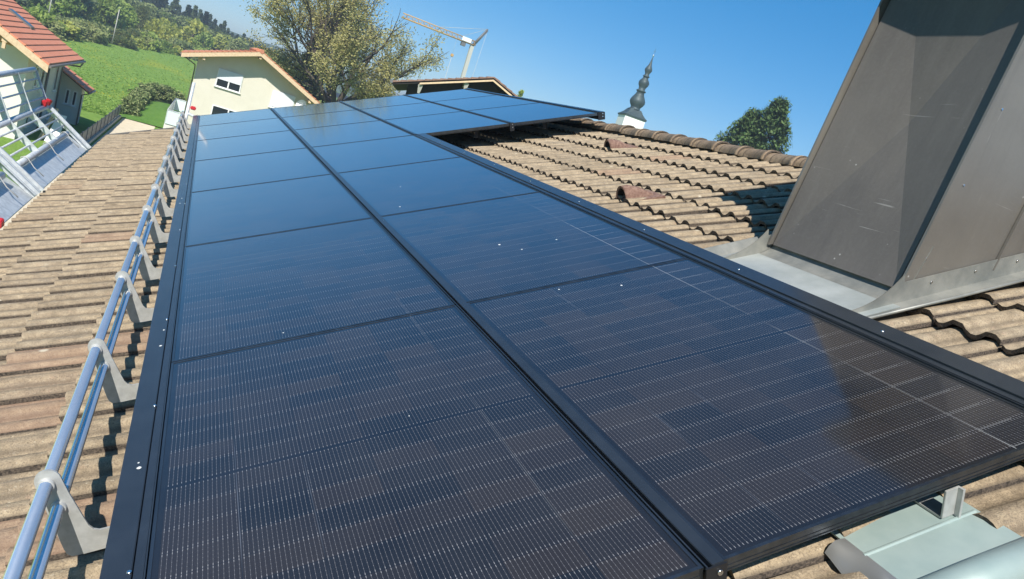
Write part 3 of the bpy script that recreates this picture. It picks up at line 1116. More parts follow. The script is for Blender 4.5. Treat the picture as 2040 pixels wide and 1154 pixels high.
PF = [(-1.30, -.735), (-1.56, -.60), (-1.85, -.29), (-2.07, .14)]      # deck inner, deck outer, hinge, top
for bi, (ua, ub, lab) in enumerate(((7.28, 10.62, 'farther galvanised scaffold guard bay leaning outward beyond the eave'), (3.55, 7.12, 'nearer galvanised scaffold guard bay leaning outward beyond the eave'))):
    base = sw(PF[1][0], ua, -.75)
    sc = thing('scaffold_guard', lab, 'scaffold', base, group='galvanised scaffold guards at the eave')
    mb = MB(base)
    d = Vector((PF[1][0] - PF[0][0], 0, PF[1][1] - PF[0][1])); nrm = Vector((d.z, 0, -d.x)).normalized()
    if nrm.z < 0: nrm = -nrm
    lo = [sw(PF[0][0], ua, PF[0][1]), sw(PF[1][0], ua, PF[1][1]), sw(PF[1][0], ub, PF[1][1]), sw(PF[0][0], ub, PF[0][1])]
    mb.hexa([p - nrm * .04 for p in lo], lo)
    mb.build('deck', M['galv'], sc, .003)
    q = {0: Vector((PF[1][0] + .02, 0, PF[1][1] + .06)), 1: Vector((PF[2][0], 0, PF[2][1])), 2: Vector((PF[3][0], 0, PF[3][1]))}
    for k in range(3):
        mb = MB(base)
        e = .25 if k == 0 else .05
        mb.tube([sw(q[k].x, ua + e * .4, q[k].z), sw(q[k].x, ub - e, q[k].z)], .034 if k else .030, 14)
        mb.build('guard_tube', M['galv'], sc)
    for tier in range(2):
        a, b_ = q[tier], q[tier + 1]
        for f in (.25, .5, .75):
            p = a.lerp(b_, f)
            mb = MB(base)
            mb.tube([sw(p.x, ua + .03, p.z), sw(p.x, ub - .03, p.z)], .011, 8)
            mb.build('rod', M['galv'], sc)
        for kk in (1, 2):
            u = ua + (ub - ua) * kk / 3
            mb = MB(base)
            mb.bar(sw(a.x, u, a.z), sw(b_.x, u, b_.z), .072, .014, (0, 1, 0))
            mb.build('flat_bar', M['galv'], sc)
        # end flanges
        for u in (ua + .02, ub - .02):
            mb = MB(base)
            a2 = Vector((PF[0][0] + .02, 0, PF[0][1] + .02)) if tier == 0 else a
            mb.bar(sw(a2.x, u, a2.z), sw(b_.x, u, b_.z), .055 if tier else .085, .03, (0, 1, 0))
            mb.bar(sw(a2.x, u - .03, a2.z + .012), sw(b_.x, u - .03, b_.z + .012), .006, .06 if tier == 0 else .03, (0, 1, 0))
            mb.build('end_post', M['galv'], sc)
    for u in (ub - .06, ub - .30):
        mb = MB(base)
        c = sw(PF[2][0] + .01, u, PF[2][1] + .045)
        mb.hexa([c + Vector(z) for z in ((-.016, -.02, -.03), (.016, -.02, -.03), (.016, .02, -.03), (-.016, .02, -.03))],
                [c + Vector(z) for z in ((-.045, -.04, .045), (.03, -.04, .06), (.045, .04, .045), (-.03, .04, .065))])
        mb.build('red_clamp', M['red'], sc, .008)
    for kk in range(3):
        u = ua + .5 + kk * (ub - ua - 1.0) / 2
        mb = MB(base)
        x, z = q[0].x, q[0].z
        mb.tube([sw(x - .035, u, z - .02), sw(x - .03, u, z + .03), sw(x, u, z + .045), sw(x + .03, u, z + .03), sw(x + .10, u - .02, z - .045), sw(x + .2, u - .04, z - .108)], .006, 6)
        mb.build('wire_hook', M['galv_plate'], sc)
# red wedge lying at the deck edge
t = thing('red_wedge', 'small red plastic wedge at the eave tile edge by the scaffold', 'wedge', sw(-1.30, 5.75, -.70))
mb = MB(); mb.hexa([(-.03, -.06, -.02), (.03, -.06, -.02), (.03, .06, -.02), (-.03, .06, -.02)], [(-.02, -.05, .03), (.02, -.05, .03), (.02, .05, .045), (-.02, .05, .045)])
mb.build('wedge_body', M['red'], t, .006)
# scaffold post at the far gable
pb = W(-.30, 12.85, -.2)
t = thing('scaffold_post', 'upright galvanised scaffold tube with a red clamp beyond the far roof edge', 'scaffold post', (pb.x, pb.y, pb.z - 1.5))
mb = MB(); mb.tube([(0, 0, 0), (0, 0, 2.28)], .028, 12); mb.build('post', M['galv'], t)
mb = MB(); mb.tube([(0, 0, 1.75), (.6, .0, 1.62)], .024, 10); mb.build('cross_tube', M['galv'], t)
mb = MB(); mb.box((.03, -.05, 1.83), (.12, .03, 1.89)); mb.build('red_clamp', M['red'], t, .012)

# ------------------------------------------------------------------ windows
def window(parent, base, o, ax, az, w, h, shutter=0.0, mull=True, depth=None):
    """o lower left corner on the wall, ax along the wall, outward = ax x az"""
    o, ax, az = Vector(o), Vector(ax).normalized(), Vector(az)
    out = ax.cross(az).normalized()
    mb = MB(base)
    fw = .07
    for (a, b_, c, d) in ((0, 0, w, fw), (0, h - fw, w, fw), (0, fw, fw, h - 2 * fw), (w - fw, fw, fw, h - 2 * fw)):
        mb.obox(o + ax * a + az * b_ + out * .004, ax * c, az * d, out * .05)
    if mull:
        mb.obox(o + ax * (w / 2 - .045) + az * fw + out * .004, ax * .09, az * (h - 2 * fw), out * .05)
    win = mb.build('window', M['white'], parent)
    mb = MB(base)
    mb.obox(o + ax * fw + az * fw + out * .002, ax * (w - 2 * fw), az * (h - 2 * fw), out * .02)
    p = mb.build('pane', M['glass_dark'], win)
    if shutter:
        mb = MB(base)
        hh = (h - fw) * shutter
        mb.obox(o + ax * fw * .8 + az * (h - hh) + out * .056, ax * (w - 1.6 * fw), az * (hh + .02), out * .025)
        mb.build('shutter', M['offwhite'], win)
    mb = MB(base)
    mb.obox(o - ax * .06 - az * .05 + out * .003, ax * (w + .12), az * .045, out * .12)
    mb.build('sill', M['white'], win)
    return win


# ------------------------------------------------------------------ cream house beyond the panels
HG = Vector((3.45, 57.0, 0)); HT = Vector((1, 0, 0)); HN = Vector((0, 1, 0))
crm = thing('house', 'cream rendered house with an orange tiled gable roof beyond the solar panels', 'house', HG)


def hp(s, d, z):
    return HG + HT * s + HN * d + Vector((0, 0, z))


AZ, LZ, LS, RS = 8.12, 6.33, -5.05, 6.4
RZ_ = AZ - .471 * RS
sl, sr = (AZ - LZ) / -LS, .471
WL, WR = -3.97, 5.4
mb = MB(HG)
mb.prism([hp(WL, 1.2, 0), hp(WR, 1.2, 0), hp(WR, 1.2, AZ - .27 - sr * WR), hp(0, 1.2, AZ - .27), hp(WL, 1.2, AZ - .27 + sl * WL)], HN * 9)
mb.build('wall', M['cream'], crm)
for nm, s0, z0, s1, z1 in (('roof', LS, LZ, 0, AZ), ('roof', 0, AZ, RS, RZ_)):
    mb = MB(HG)
    k = 15
    up = Vector((0, 0, 1))
    a, b_ = hp(s0, 0, z0), hp(s1, 0, z1)
    mb.hexa([a - up * .12, b_ - up * .12, b_ - up * .12 + HN * 10.8, a - up * .12 + HN * 10.8], [a, b_, b_ + HN * 10.8, a + HN * 10.8])
    rf = mb.build(nm, M['orange_tile'], crm)
    # verge tiles seen edge on and the courses behind them
    L = (b_ - a).length
    cnt = int(L / .36)
    dirv = (b_ - a).normalized()
    nrm = dirv.cross(HN).normalized()
    if nrm.z < 0: nrm = -nrm
    for q in range(cnt):
        p0 = a + dirv * (L * q / cnt)
        p1 = a + dirv * (L * (q + 1) / cnt + .06)
        tail, head = (.10, .03) if z1 > z0 else (.03, .10)
        mv = MB(HG)
        for w in range(1):
            lo = [p0 + nrm * .002 - HN * .03, p1 + nrm * .002 - HN * .03, p1 + nrm * .002 + HN * 10.6, p0 + nrm * .002 + HN * 10.6]
            hi = [p0 + nrm * tail - HN * .03, p1 + nrm * head - HN * .03, p1 + nrm * head + HN * 10.6, p0 + nrm * tail + HN * 10.6]
            mv.hexa(lo, hi)
        mv.build('tile_course', M['orange_tile'], rf)
    mb = MB(HG)
    mb.hexa([a - up * .30 - HN * .02, b_ - up * .30 - HN * .02, b_ - up * .30 + HN * .03, a - up * .30 + HN * .03], [a - up * .005 - HN * .02, b_ - up * .005 - HN * .02, b_ - up * .005 + HN * .03, a - up * .005 + HN * .03])
    mb.build('fascia', M['fascia'], rf)
mb = MB(HG)
mb.tube([hp(-.28, .25, AZ + .06), hp(-.28, 10.3, AZ + .06)], .13, 8); mb.tube([hp(0, -.05, AZ + .04), hp(0, 10.4, AZ + .04)], .16, 10)
mb.build('ridge', M['orange_tile'], crm)
for s, z in ((-3.6, AZ - .42 + sl * -3.6), (0, AZ - .42), (4.1, AZ - .45 - sr * 4.1)):
    mb = MB(HG); mb.obox(hp(s - .09, .10, z - .10), HT * .18, HN * 1.09, Vector((0, 0, .22))); mb.build('purlin', M['fascia'], crm)
for s, z, w, h, sh in ((-2.5, 4.76, 1.74, 1.30, .60), (1.46, 4.46, 1.70, 1.28, .99), (-2.35, 1.2, 2.3, 2.2, 0.0)):
    window(crm, HG, hp(s, 1.2, z), HT, (0, 0, 1), w, h, sh)
mb = MB(HG)    # gutter and downpipe at the left eave
mb.tube([hp(LS - .05, .1, LZ - .08), hp(LS - .05, 10.5, LZ - .08)], .07, 8)
mb.tube([hp(LS, .4, LZ - .12), hp(WL - .12, 1.4, LZ - .55), hp(WL - .08, 1.5, LZ - .8), hp(WL - .08, 1.5, 0)], .045, 8)
mb.build('gutter', M['gutter'], crm)
mb = MB(HG)
c = hp(3.67, .8, 5.28); ax = (Vector((-.55, -.75, .35))).normalized(); e1 = ax.orthogonal().normalized(); e2 = ax.cross(e1)
rings = []
for rr, dd in ((.02, 0), (.2, .02), (.36, .07), (.42, .11)):
    rings.append([mb.vert(c + ax * dd + (e1 * cos(2 * pi * k / 18) + e2 * sin(2 * pi * k / 18)) * rr) for k in range(18)])
for i in range(3):
    for k in range(18):
        mb.f.append([rings[i][k], rings[i][(k + 1) % 18], rings[i + 1][(k + 1) % 18], rings[i + 1][k]]); mb.m.append(0); mb.sm.append(True)
mb.tube([c - ax * .02, hp(3.67, 1.2, 5.2)], .025, 8)
mb.tube([c - e1 * .3 + ax * .05, c + ax * .42], .012, 6)
mb.build('satellite_dish', M['white'], crm)
# raised terrace with milky glass railing
tb = Vector((-1.75, 58.6, 0))
ter = thing('terrace', 'raised terrace with milky glass railing at the left of the cream house', 'terrace', tb)
mb = MB(tb); mb.box((-1.75, 58.6, 0), (.2, 71.5, .98)); mb.build('slab', M['whitewall'], ter)
for (a, b_, nn) in (((-1.72, 58.65), (.15, 58.65), 2), ((-1.72, 58.7), (-1.62, 71.3), 8), ((-1.62, 71.35), (.15, 71.35), 2)):
    for k in range(nn):
        p = Vector((a[0] + (b_[0] - a[0]) * k / nn, a[1] + (b_[1] - a[1]) * k / nn, 1.06)); q2 = Vector((a[0] + (b_[0] - a[0]) * (k + 1) / nn, a[1] + (b_[1] - a[1]) * (k + 1) / nn, 1.06))
        d = q2 - p
        side = Vector((-d.y, d.x, 0)).normalized() * .02
        mb = MB(tb); mb.obox(p + d * .03, d * .94, side, Vector((0, 0, .95))); mb.build('glass_panel', M['rail_glass'], ter)
        mb = MB(tb); mb.obox(p + Vector((0, 0, .0)) - side, d * .02, side * 2.4, Vector((0, 0, 1.0))); mb.build('railing_post', M['galv'], ter)
    p = Vector((a[0], a[1], 2.06)); q2 = Vector((b_[0], b_[1], 2.06))
    mb = MB(tb); mb.tube([p, q2], .03, 8); mb.build('handrail', M['galv'], ter)

# ------------------------------------------------------------------ white house with the red roof, left
rb = Vector((-12.5, 48, 0))
red = thing('house', 'white alpine house with a bright red tiled roof and wooden gable at the left', 'house', rb)
EZ, EXX, RGX, slope = 4.15, -6.60, -12.5, .527
RGZ = EZ + (EXX - RGX) * slope
mb = MB(rb)
wx = -7.66; wl = -17.4
mb.prism([(wl, 42.3, 0), (wx, 42.3, 0), (wx, 42.3, EZ + (EXX - wx) * slope - .22), (RGX, 42.3, RGZ - .25), (wl, 42.3, EZ + (EXX - wx) * slope - .22)], (0, 10, 0))
mb.build('wall', M['whitewall'], red)
for sgn in (1, -1):
    mb = MB(rb)
    def rx(x): return x if sgn > 0 else 2 * RGX - x
    lo = [(rx(EXX), 41.0, EZ - .14), (RGX, 41.0, RGZ - .14), (RGX, 52.0, RGZ - .14), (rx(EXX), 52.0, EZ - .14)]
    mb.hexa(lo, [(p[0], p[1], p[2] + .10) for p in lo])
    rf = mb.build('roof', M['brown_wood'] if False else M['wood'], red)
    nrow = 17
    LL = (RGX - EXX)
    for r in range(nrow):
        a0, a1 = r / nrow, (r + 1) / nrow + .008
        if sgn < 0 and r > 12: continue
        mb = MB(rb)
        xa, xb = rx(EXX + LL * a0), rx(EXX + LL * min(1, a1))
        za, zb = EZ + (RGZ - EZ) * a0, EZ + (RGZ - EZ) * min(1, a1)
        lo = [(xa, 40.95, za - .035), (xb, 40.95, zb - .035), (xb, 52.05, zb - .035), (xa, 52.05, za - .035)]
        hi = [(xa, 40.95, za + .085), (xb, 40.95, zb + .03), (xb, 52.05, zb + .03), (xa, 52.05, za + .085)]
        mb.hexa(lo, hi)
        mb.build('tile_course', M['red_tile'], rf)
    mb = MB(rb)   # barge board
    mb.hexa([(rx(EXX), 40.86, EZ - .36), (RGX, 40.86, RGZ - .36), (RGX, 40.93, RGZ - .36), (rx(EXX), 40.93, EZ - .36)],
            [(rx(EXX), 40.86, EZ - .02), (RGX, 40.86, RGZ - .02), (RGX, 40.93, RGZ - .02), (rx(EXX), 40.93, EZ - .02)])
    mb.build('barge_board', M['fascia'], rf)
# wooden gable cladding and purlins
mb = MB(rb)
gz0 = 4.45
gx = wx - .02
mb.prism([(wl + .3, 42.24, gz0), (gx, 42.24, gz0), (gx, 42.24, gz0 + .12), (RGX, 42.24, RGZ - .28), (wl + .3, 42.24, gz0 + .12)], (0, .055, 0))
mb.build('gable_cladding', M['wood'], red)
for x in (-8.5, -12.5):
    z = EZ + (EXX - x) * slope - .42
    mb = MB(rb); mb.box((x - .11, 40.98, z - .12), (x + .11, 42.22, z + .14)); mb.box((x - .07, 40.97, z - .42), (x + .07, 41.15, z - .13)); mb.build('purlin', M['fascia'], red)
mb = MB(rb)
sx0, sx1 = -9.75, -8.62
def rz(x): return EZ + (EXX - x) * slope
mb.hexa([(sx0, 46.9, rz(sx0) + .05), (sx1, 46.9, rz(sx1) + .05), (sx1, 47.75, rz(sx1) + .05), (sx0, 47.75, rz(sx0) + .05)], [(sx0, 46.9, rz(sx0) + .16), (sx1, 46.9, rz(sx1) + .16), (sx1, 47.75, rz(sx1) + .16), (sx0, 47.75, rz(sx0) + .16)])
sk = mb.build('skylight', M['gutter'], red)
mb = MB(rb)
mb.hexa([(sx0 + .1, 47.0, rz(sx0 + .1) + .161), (sx1 - .1, 47.0, rz(sx1 - .1) + .161), (sx1 - .1, 47.65, rz(sx1 - .1) + .161), (sx0 + .1, 47.65, rz(sx0 + .1) + .161)], [(sx0 + .1, 47.0, rz(sx0 + .1) + .17), (sx1 - .1, 47.0, rz(sx1 - .1) + .17), (sx1 - .1, 47.65, rz(sx1 - .1) + .17), (sx0 + .1, 47.65, rz(sx0 + .1) + .17)])
mb.build('pane', M['glass_dark'], sk)
for y, z, w, h in ((44.3, 2.55, .7, 1.1), (45.9, 2.3, .9, 1.35), (50.2, 2.0, .9, 1.55), (44.0, .5, .7, .7), (46.6, .4, .7, .8), (49.9, .35, .8, .9)):
    window(red, rb, (wx, y, z), (0, 1, 0), (0, 0, 1), w, h, 0, False)
mb = MB(rb)
mb.tube([(EXX + .05, 40.9, EZ - .06), (EXX + .05, 52.1, EZ - .06)], .075, 8)
mb.tube([(EXX + .02, 51.9, EZ - .12), (EXX - .1, 51.9, EZ - .42), (wx + .1, 51.9, EZ - .55), (wx + .08, 51.9, EZ - .8), (wx + .08, 51.9, 0)], .05, 8)
mb.build('gutter', M['gutter'], red)
mb = MB(rb); mb.tube([(wx + .07, 47.6, EZ - .3), (wx + .07, 47.6, 0)], .06, 8); mb.build('downpipe', M['gutter'], red)
# annex behind
ab = Vector((-7.3, 54, 0))
an = thing('annex', 'small annex with a red tiled roof behind the white house', 'house', ab)
mb = MB(ab); mb.prism([(-9.0, 53.0, 0), (-6.50, 53.0, 0), (-6.50, 53.0, 2.42), (-9.0, 53.0, 3.7)], (0, 1.4, 0)); mb.build('wall', M['whitewall'], an)
sl2 = .55
ax0, az0 = -6.02, 2.33
mb = MB(ab)
lo = [(ax0, 52.2, az0 - .1), (-9.1, 52.2, az0 - .1 + (ax0 + 9.1) * sl2), (-9.1, 54.6, az0 - .1 + (ax0 + 9.1) * sl2), (ax0, 54.6, az0 - .1)]
mb.hexa(lo, [(p[0], p[1], p[2] + .07) for p in lo]); rf = mb.build('roof', M['brown_wood'], an)
for r in range(8):
    x_a, x_b = ax0 - .385 * r, ax0 - .385 * (r + 1) - .01
    z_a, z_b = az0 + .385 * r * sl2, az0 + .385 * (r + 1) * sl2
    mb = MB(ab)
    mb.hexa([(x_a, 52.15, z_a - .025), (x_b, 52.15, z_b - .025), (x_b, 54.65, z_b - .025), (x_a, 54.65, z_a - .025)], [(x_a, 52.15, z_a + .08), (x_b, 52.15, z_b + .03), (x_b, 54.65, z_b + .03), (x_a, 54.65, z_a + .08)])
    mb.build('tile_course', M['red_tile'], rf)
for x in (-7.35, -6.95):
    window(an, ab, (x, 53.0, 1.15), (1, 0, 0), (0, 0, 1), .26, .95, 0, False)
mb = MB(ab)
mb.tube([(ax0 + .05, 52.1, az0 - .05), (ax0 + .05, 54.7, az0 - .05)], .06, 8)
mb.tube([(ax0 + .03, 52.6, az0 - .1), (-6.45, 52.93, az0 - .35), (-6.44, 52.93, 0)], .045, 8)
mb.build('gutter', M['gutter'], an)
# board leaning beside the white house
t = thing('leaning_board', 'white board leaning on a wooden prop beside the white house', 'board', (-6.2, 44.5, 0))
mb = MB(); mb.hexa([(-.5, -.4, 0), (.1, -.6, 0), (.1, -.56, 0), (-.5, -.36, 0)], [(-.15, .2, 1.5), (.25, .1, 1.5), (.25, .14, 1.5), (-.15, .24, 1.5)]); mb.build('board', M['white'], t)
mb = MB(); mb.bar((-.7, -.5, 0), (-.25, .25, 1.75), .14, .1); mb.build('prop', M['fascia'], t)

# fence along the path
fb = Vector((-5.0, 50, 0))
fe = thing('fence', 'low grey panel fence on a concrete kerb beside the path', 'fence', fb)
for k in range(14):
    y0 = 36 + k * 1.98
    mb = MB(fb); mb.box((-5.06, y0, 0), (-5.0, y0 + .06, 1.05)); mb.build('fence_post', M['fence'], fe)
    mb = MB(fb)
    mb.box((-5.045, y0 + .08, .22), (-5.03, y0 + 1.96, .98))
    for z in (.3, .6, .9):
        mb.box((-5.03, y0 + .08, z), (-5.018, y0 + 1.96, z + .025))
    mb.build('fence_panel', M['fence'], fe)
    mb = MB(fb); mb.box((-5.12, y0 + .004, 0), (-4.88, y0 + 1.972, .2)); mb.build('kerb_stone', M['concrete'], fe, .02)

# ------------------------------------------------------------------ foliage
def leaf_cloud(mb, clumps, n, size, flat=0.0, mi=0):
    """leaf sized quads spread through clumps (centre, radius)"""
    for c, r in clumps:
        for _ in range(n):
            d = Vector((rnd.gauss(0, 1), rnd.gauss(0, 1), rnd.gauss(0, 1)))
            d = d.normalized() * r * rnd.random() ** .45
            d.z *= 1 - flat
            p = Vector(c) + d
            a = Vector((rnd.gauss(0, 1), rnd.gauss(0, 1), rnd.gauss(0, 1))).normalized()
            b = a.orthogonal().normalized()
            s = size * rnd.uniform(.6, 1.3)
            a, b = a * s, b * s * .55
            mb.face([p - a, p + b, p + a, p - b], mi)


def crown_mesh(name, m, w, h, z0, n_cl, n_leaf, size, shape='round', seed=0):
    global rnd
    keep = rnd; rnd = random.Random(seed)
    mb = MB(); cl = []
    for _ in range(n_cl):
        if shape == 'round':
            a = rnd.uniform(0, 2 * pi); zz = rnd.random()
            rr = w * .5 * sqrt(max(0, 1 - (2 * zz - .85) ** 2 / 1.35)) * rnd.uniform(.45, 1.0)
            cl.append(((rr * cos(a), rr * sin(a), z0 + zz * h), w * rnd.uniform(.13, .24)))
        else:
            zz = rnd.random(); a = rnd.uniform(0, 2 * pi)
            rr = w * .5 * (1 - zz) * rnd.uniform(.35, 1.05)
            cl.append(((rr * cos(a), rr * sin(a), z0 + zz * h), w * (.06 + .13 * (1 - zz)) * rnd.uniform(.7, 1.2)))
    leaf_cloud(mb, cl, n_leaf, size, .25 if shape == 'round' else .45)
    rnd = keep
    return mb.mesh(name, m)


def trunk_mesh(h, r, seed):
    q = random.Random(seed)
    mb = MB()
    mb.tube([(0, 0, -.3), (q.uniform(-.1, .1), q.uniform(-.1, .1), h * .5), (q.uniform(-.2, .2), q.uniform(-.2, .2), h)], [r, r * .7, r * .25], 7)
    for k in range(4):
        a = q.uniform(0, 6.28); z = h * q.uniform(.35, .75)
        mb.tube([(0, 0, z), (cos(a) * h * .2, sin(a) * h * .2, z + h * .18)], [r * .45, r * .12], 5)
    return mb.mesh('trunk', M['bark'])


KIND = {
    'fresh': [(crown_mesh('crown', M['leaf_fresh'], 6.5, 6.0, 1.2, 34, 46, .42, 'round', 40 + i), trunk_mesh(5.0, .22, i)) for i in range(3)],
    'mid': [(crown_mesh('crown', M['leaf_mid'], 6.0, 6.5, 1.2, 34, 46, .42, 'round', 50 + i), trunk_mesh(5.4, .22, i + 9)) for i in range(3)],
    'yellow': [(crown_mesh('crown', M['leaf_yellow'], 6.5, 5.2, .6, 32, 46, .42, 'round', 60 + i), trunk_mesh(4.4, .2, i + 19)) for i in range(2)],
    'conifer': [(crown_mesh('crown', M['leaf_dark'], 5.2, 10.8, .5, 110, 26, .46, 'cone', 70 + i), trunk_mesh(8.2, .2, i + 29)) for i in range(3)],
}
BUSH = [crown_mesh('bush', M[m_], 5.0, 2.8, .1, 26, 52, .33, 'round', 80 + i) for i, m_ in enumerate(('leaf_mid', 'leaf_fresh', 'leaf_yellow'))]
LAB = {'fresh': ('fresh green broadleaf tree on the wooded slope above the meadow', 'fresh green trees on the wooded slope'),
       'mid': ('dull olive green broadleaf tree on the wooded slope above the meadow', 'olive green trees on the wooded slope'),
       'yellow': ('yellow green spring tree on the wooded slope above the meadow', 'yellow green trees on the wooded slope'),
       'conifer': ('dark green spruce along the crest of the wooded slope', 'dark spruces on the wooded slope')}


def tree(kind, x, y, s, label=None, group=None, sz=None):
    c, tr = KIND[kind][rnd.randrange(len(KIND[kind]))]
    lab, grp = LAB[kind]
    t = thing('spruce_tree' if kind == 'conifer' else 'broadleaf_tree', label or lab, 'tree', (x, y, gz(x, y) - .1), (0, 0, rnd.uniform(0, 6.28)), None if label else grp)
    t.scale = (s, s, sz or s)
    link('crown', c, t); link('trunk', tr, t)
    return t


def at(az, d):
    return (d * tan(radians(az)) - .12, d - 1.03)


r2 = random.Random(5)
# bushes on the meadow's upper edge: nearer at the left, farther at the right
nb = 0
for k in range(30):
    f = (k + .5) / 30
    az = -9.8 + f * 9.6
    d = 128 + f * 62 + r2.uniform(-3, 6)
    x, y = at(az, d)
    me = BUSH[r2.choice((0, 0, 1, 2, 0))]
    o = link('bush', me)
    o.location = (x, y, gz(x, y) - .2)
    o.rotation_euler = (0, 0, r2.uniform(0, 6.28))
    s = r2.uniform(.65, 1.05)
    o.scale = (s, s, s * r2.uniform(.8, 1.15))
    tag(o, 'rounded spring bush in the row along the top of the meadow', 'bush', 'bushes along the top of the meadow')
for k in range(78):
    f = r2.random()
    az = -12.5 + f * 17.5
    d0 = 140 + max(0, (az + 9.8)) / 9.6 * 58
    g_ = r2.random()
    d = d0 + 6 + g_ * 75
    x, y = at(az, d)
    left = az < -5
    kind = r2.choice(('fresh', 'fresh', 'mid', 'conifer', 'fresh')) if left else r2.choice(('fresh', 'mid', 'mid', 'yellow', 'mid'))
    tree(kind, x, y, r2.uniform(.75, 1.1) * (1.0 if not left else 1.12))
for k in range(74):
    az = -4.8 + (k + r2.random()) / 74 * 10.5
    d = 265 + r2.uniform(-18, 30)
    x, y = at(az, d)
    fall = 1.0 - max(0, (az + 1.2)) / 12
    tree(r2.choice(('conifer', 'conifer', 'conifer', 'mid')), x, y, r2.uniform(.85, 1.25) * fall)
for k in range(16):
    az = -13 + (k + r2.random()) / 16 * 8.5
    d = 250 + r2.uniform(-10, 20)
    x, y = at(az, d)
    tree(r2.choice(('fresh', 'mid', 'conifer')), x, y, r2.uniform(1.1, 1.4))
for k, (az, d, s) in enumerate(((-1.0, 215, 1.35), (.7, 225, 1.25), (1.9, 232, 1.2))):
    x, y = at(az, d)
    tree('yellow', x, y, s)
for az, d in ((-9.3, 150), (-5.6, 152), (-8.0, 165)):
    x, y = at(az, d)
    o = thing('utility_pole', 'thin pale pole among the bushes on the slope', 'pole', (x, y, gz(x, y)), group='thin poles among the bushes')
    mb = MB(); mb.tube([(0, 0, 0), (.05, 0, 6.2)], [.10, .07], 7); mb.build('pole', M['pole'], o)

# ---- hedge in an L
hb = Vector((-4.6, 66, 0))
he = thing('hedge', 'clipped L shaped hedge of mottled leaves around the lawn', 'hedge', hb)
mb = MB(hb)
cl = []
for k in range(210):
    y = rnd.uniform(66.0, 85.5); x = rnd.uniform(-5.25, -4.05); f = (y - 66) / 19
    cl.append(((x, y, rnd.uniform(.05, 1.05 + .55 * f)), .36))
for k in range(90):
    x = rnd.uniform(-5.0, -1.0); y = rnd.uniform(85.0, 86.6)
    cl.append(((x, y, rnd.uniform(.1, 1.75)), .38))
leaf_cloud(mb, cl, 70, .10)
mb.build('foliage', M['leaf_hedge'], he)
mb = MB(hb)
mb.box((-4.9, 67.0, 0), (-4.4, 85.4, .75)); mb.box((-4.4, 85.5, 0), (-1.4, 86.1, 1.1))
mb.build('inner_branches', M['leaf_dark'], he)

# ---- the large half bare tree
def big_tree():
    q = random.Random(23)
    bx, by = at(9.3, 84)
    t = thing('broadleaf_tree', 'huge spreading tree with sparse olive spring leaves behind the cream house', 'tree', (bx, by, 0))
    wood = MB(); lf = MB(); tips = []

    def branch(p, d, L, r, lev):
        pts = [p]; rs = [r]
        n = 4
        dd = d.copy()
        for i in range(n):
            dd = (dd + Vector((q.gauss(0, .13), q.gauss(0, .13), q.gauss(.03, .10)))).normalized()
            pts.append(pts[-1] + dd * L / n); rs.append(r * (1 - .45 * (i + 1) / n))
        wood.tube(pts, rs, 7 if lev < 2 else 4, cap=False)
        if lev >= 2:
            tips.extend((pp, lev) for pp in pts[1:])
        if lev == 4:
            return
        kids = (3, 4, 4, 3)[lev] if lev else 0
        for i in range(kids):
            f = q.uniform(.35, 1.0)
            k = min(n - 1, int(f * n))
            pp = pts[k].lerp(pts[k + 1], f * n - k)
            ax = Vector((q.gauss(0, 1), q.gauss(0, 1), q.gauss(0, .7))).normalized()
            nd = (dd * 1.0 + ax * q.uniform(.55, .95)).normalized()
            branch(pp, nd, L * q.uniform(.50, .72), r * .48, lev + 1)
        branch(pts[-1], dd, L * .62, r * .52, lev + 1)

    wood.tube([(0, 0, -.3), (0, 0, 3.0), (.1, 0, 5.2)], [.95, .75, .70], 12)
    for a, tilt, L in ((0.0, .62, 6.6), (.5, .45, 7.5), (1.6, .35, 7.5), (2.6, .52, 7.5), (3.3, .80, 7.8), (4.4, .4, 7.0), (5.4, .5, 6.6), (.1, .92, 5.0), (3.0, 1.0, 6.2), (2.8, .30, 8.0)):
        d = Vector((cos(a) * sin(tilt), sin(a) * sin(tilt), cos(tilt)))
        branch(Vector((0, 0, q.uniform(3.6, 5.2))), d, L, .30, 1)
    wood.build('trunk', M['bark'], t)
    from mathutils import noise as mnoise
    for pp, lev in tips:
        if mnoise.noise(pp * .33) < -.03:
            continue
        cnt = 4 if lev == 2 else (10 if lev == 3 else 13)
        for _ in range(cnt):
            p = pp + Vector((q.gauss(0, .42), q.gauss(0, .42), q.gauss(-.05, .38)))
            a = Vector((q.gauss(0, 1), q.gauss(0, 1), q.gauss(0, 1))).normalized()
            b = a.orthogonal().normalized(); s = q.uniform(.085, .165)
            lf.face([p - a * s, p + b * s * .6, p + a * s, p - b * s * .6])
    lf.build('crown', M['leaf_olive'], t)
    return len(lf.f)


NBIG = big_tree()

# conifer and shrubs below it
x, y = at(7.0, 92)
t = tree('conifer', x, y, 1.25, 'dark conifer half hidden behind the huge spreading tree')
for lab, az, d, k, s in (('dense green tree directly right of the cream house roof', 8.3, 70, 'mid', .72), ('leafy shrub at the foot of the huge spreading tree, right side', 11.0, 76, 'mid', .62),
                         ('small leafy shrub between the huge tree and the dark brown gable', 12.4, 80, 'mid', .66), ('bushy tree behind the cream house ridge', 5.6, 100, 'mid', .9),
                         ('low bushy tree left of the huge spreading tree trunk', 7.4, 78, 'fresh', .7)):
    x, y = at(az, d)
    tree(k, x, y, s, lab)

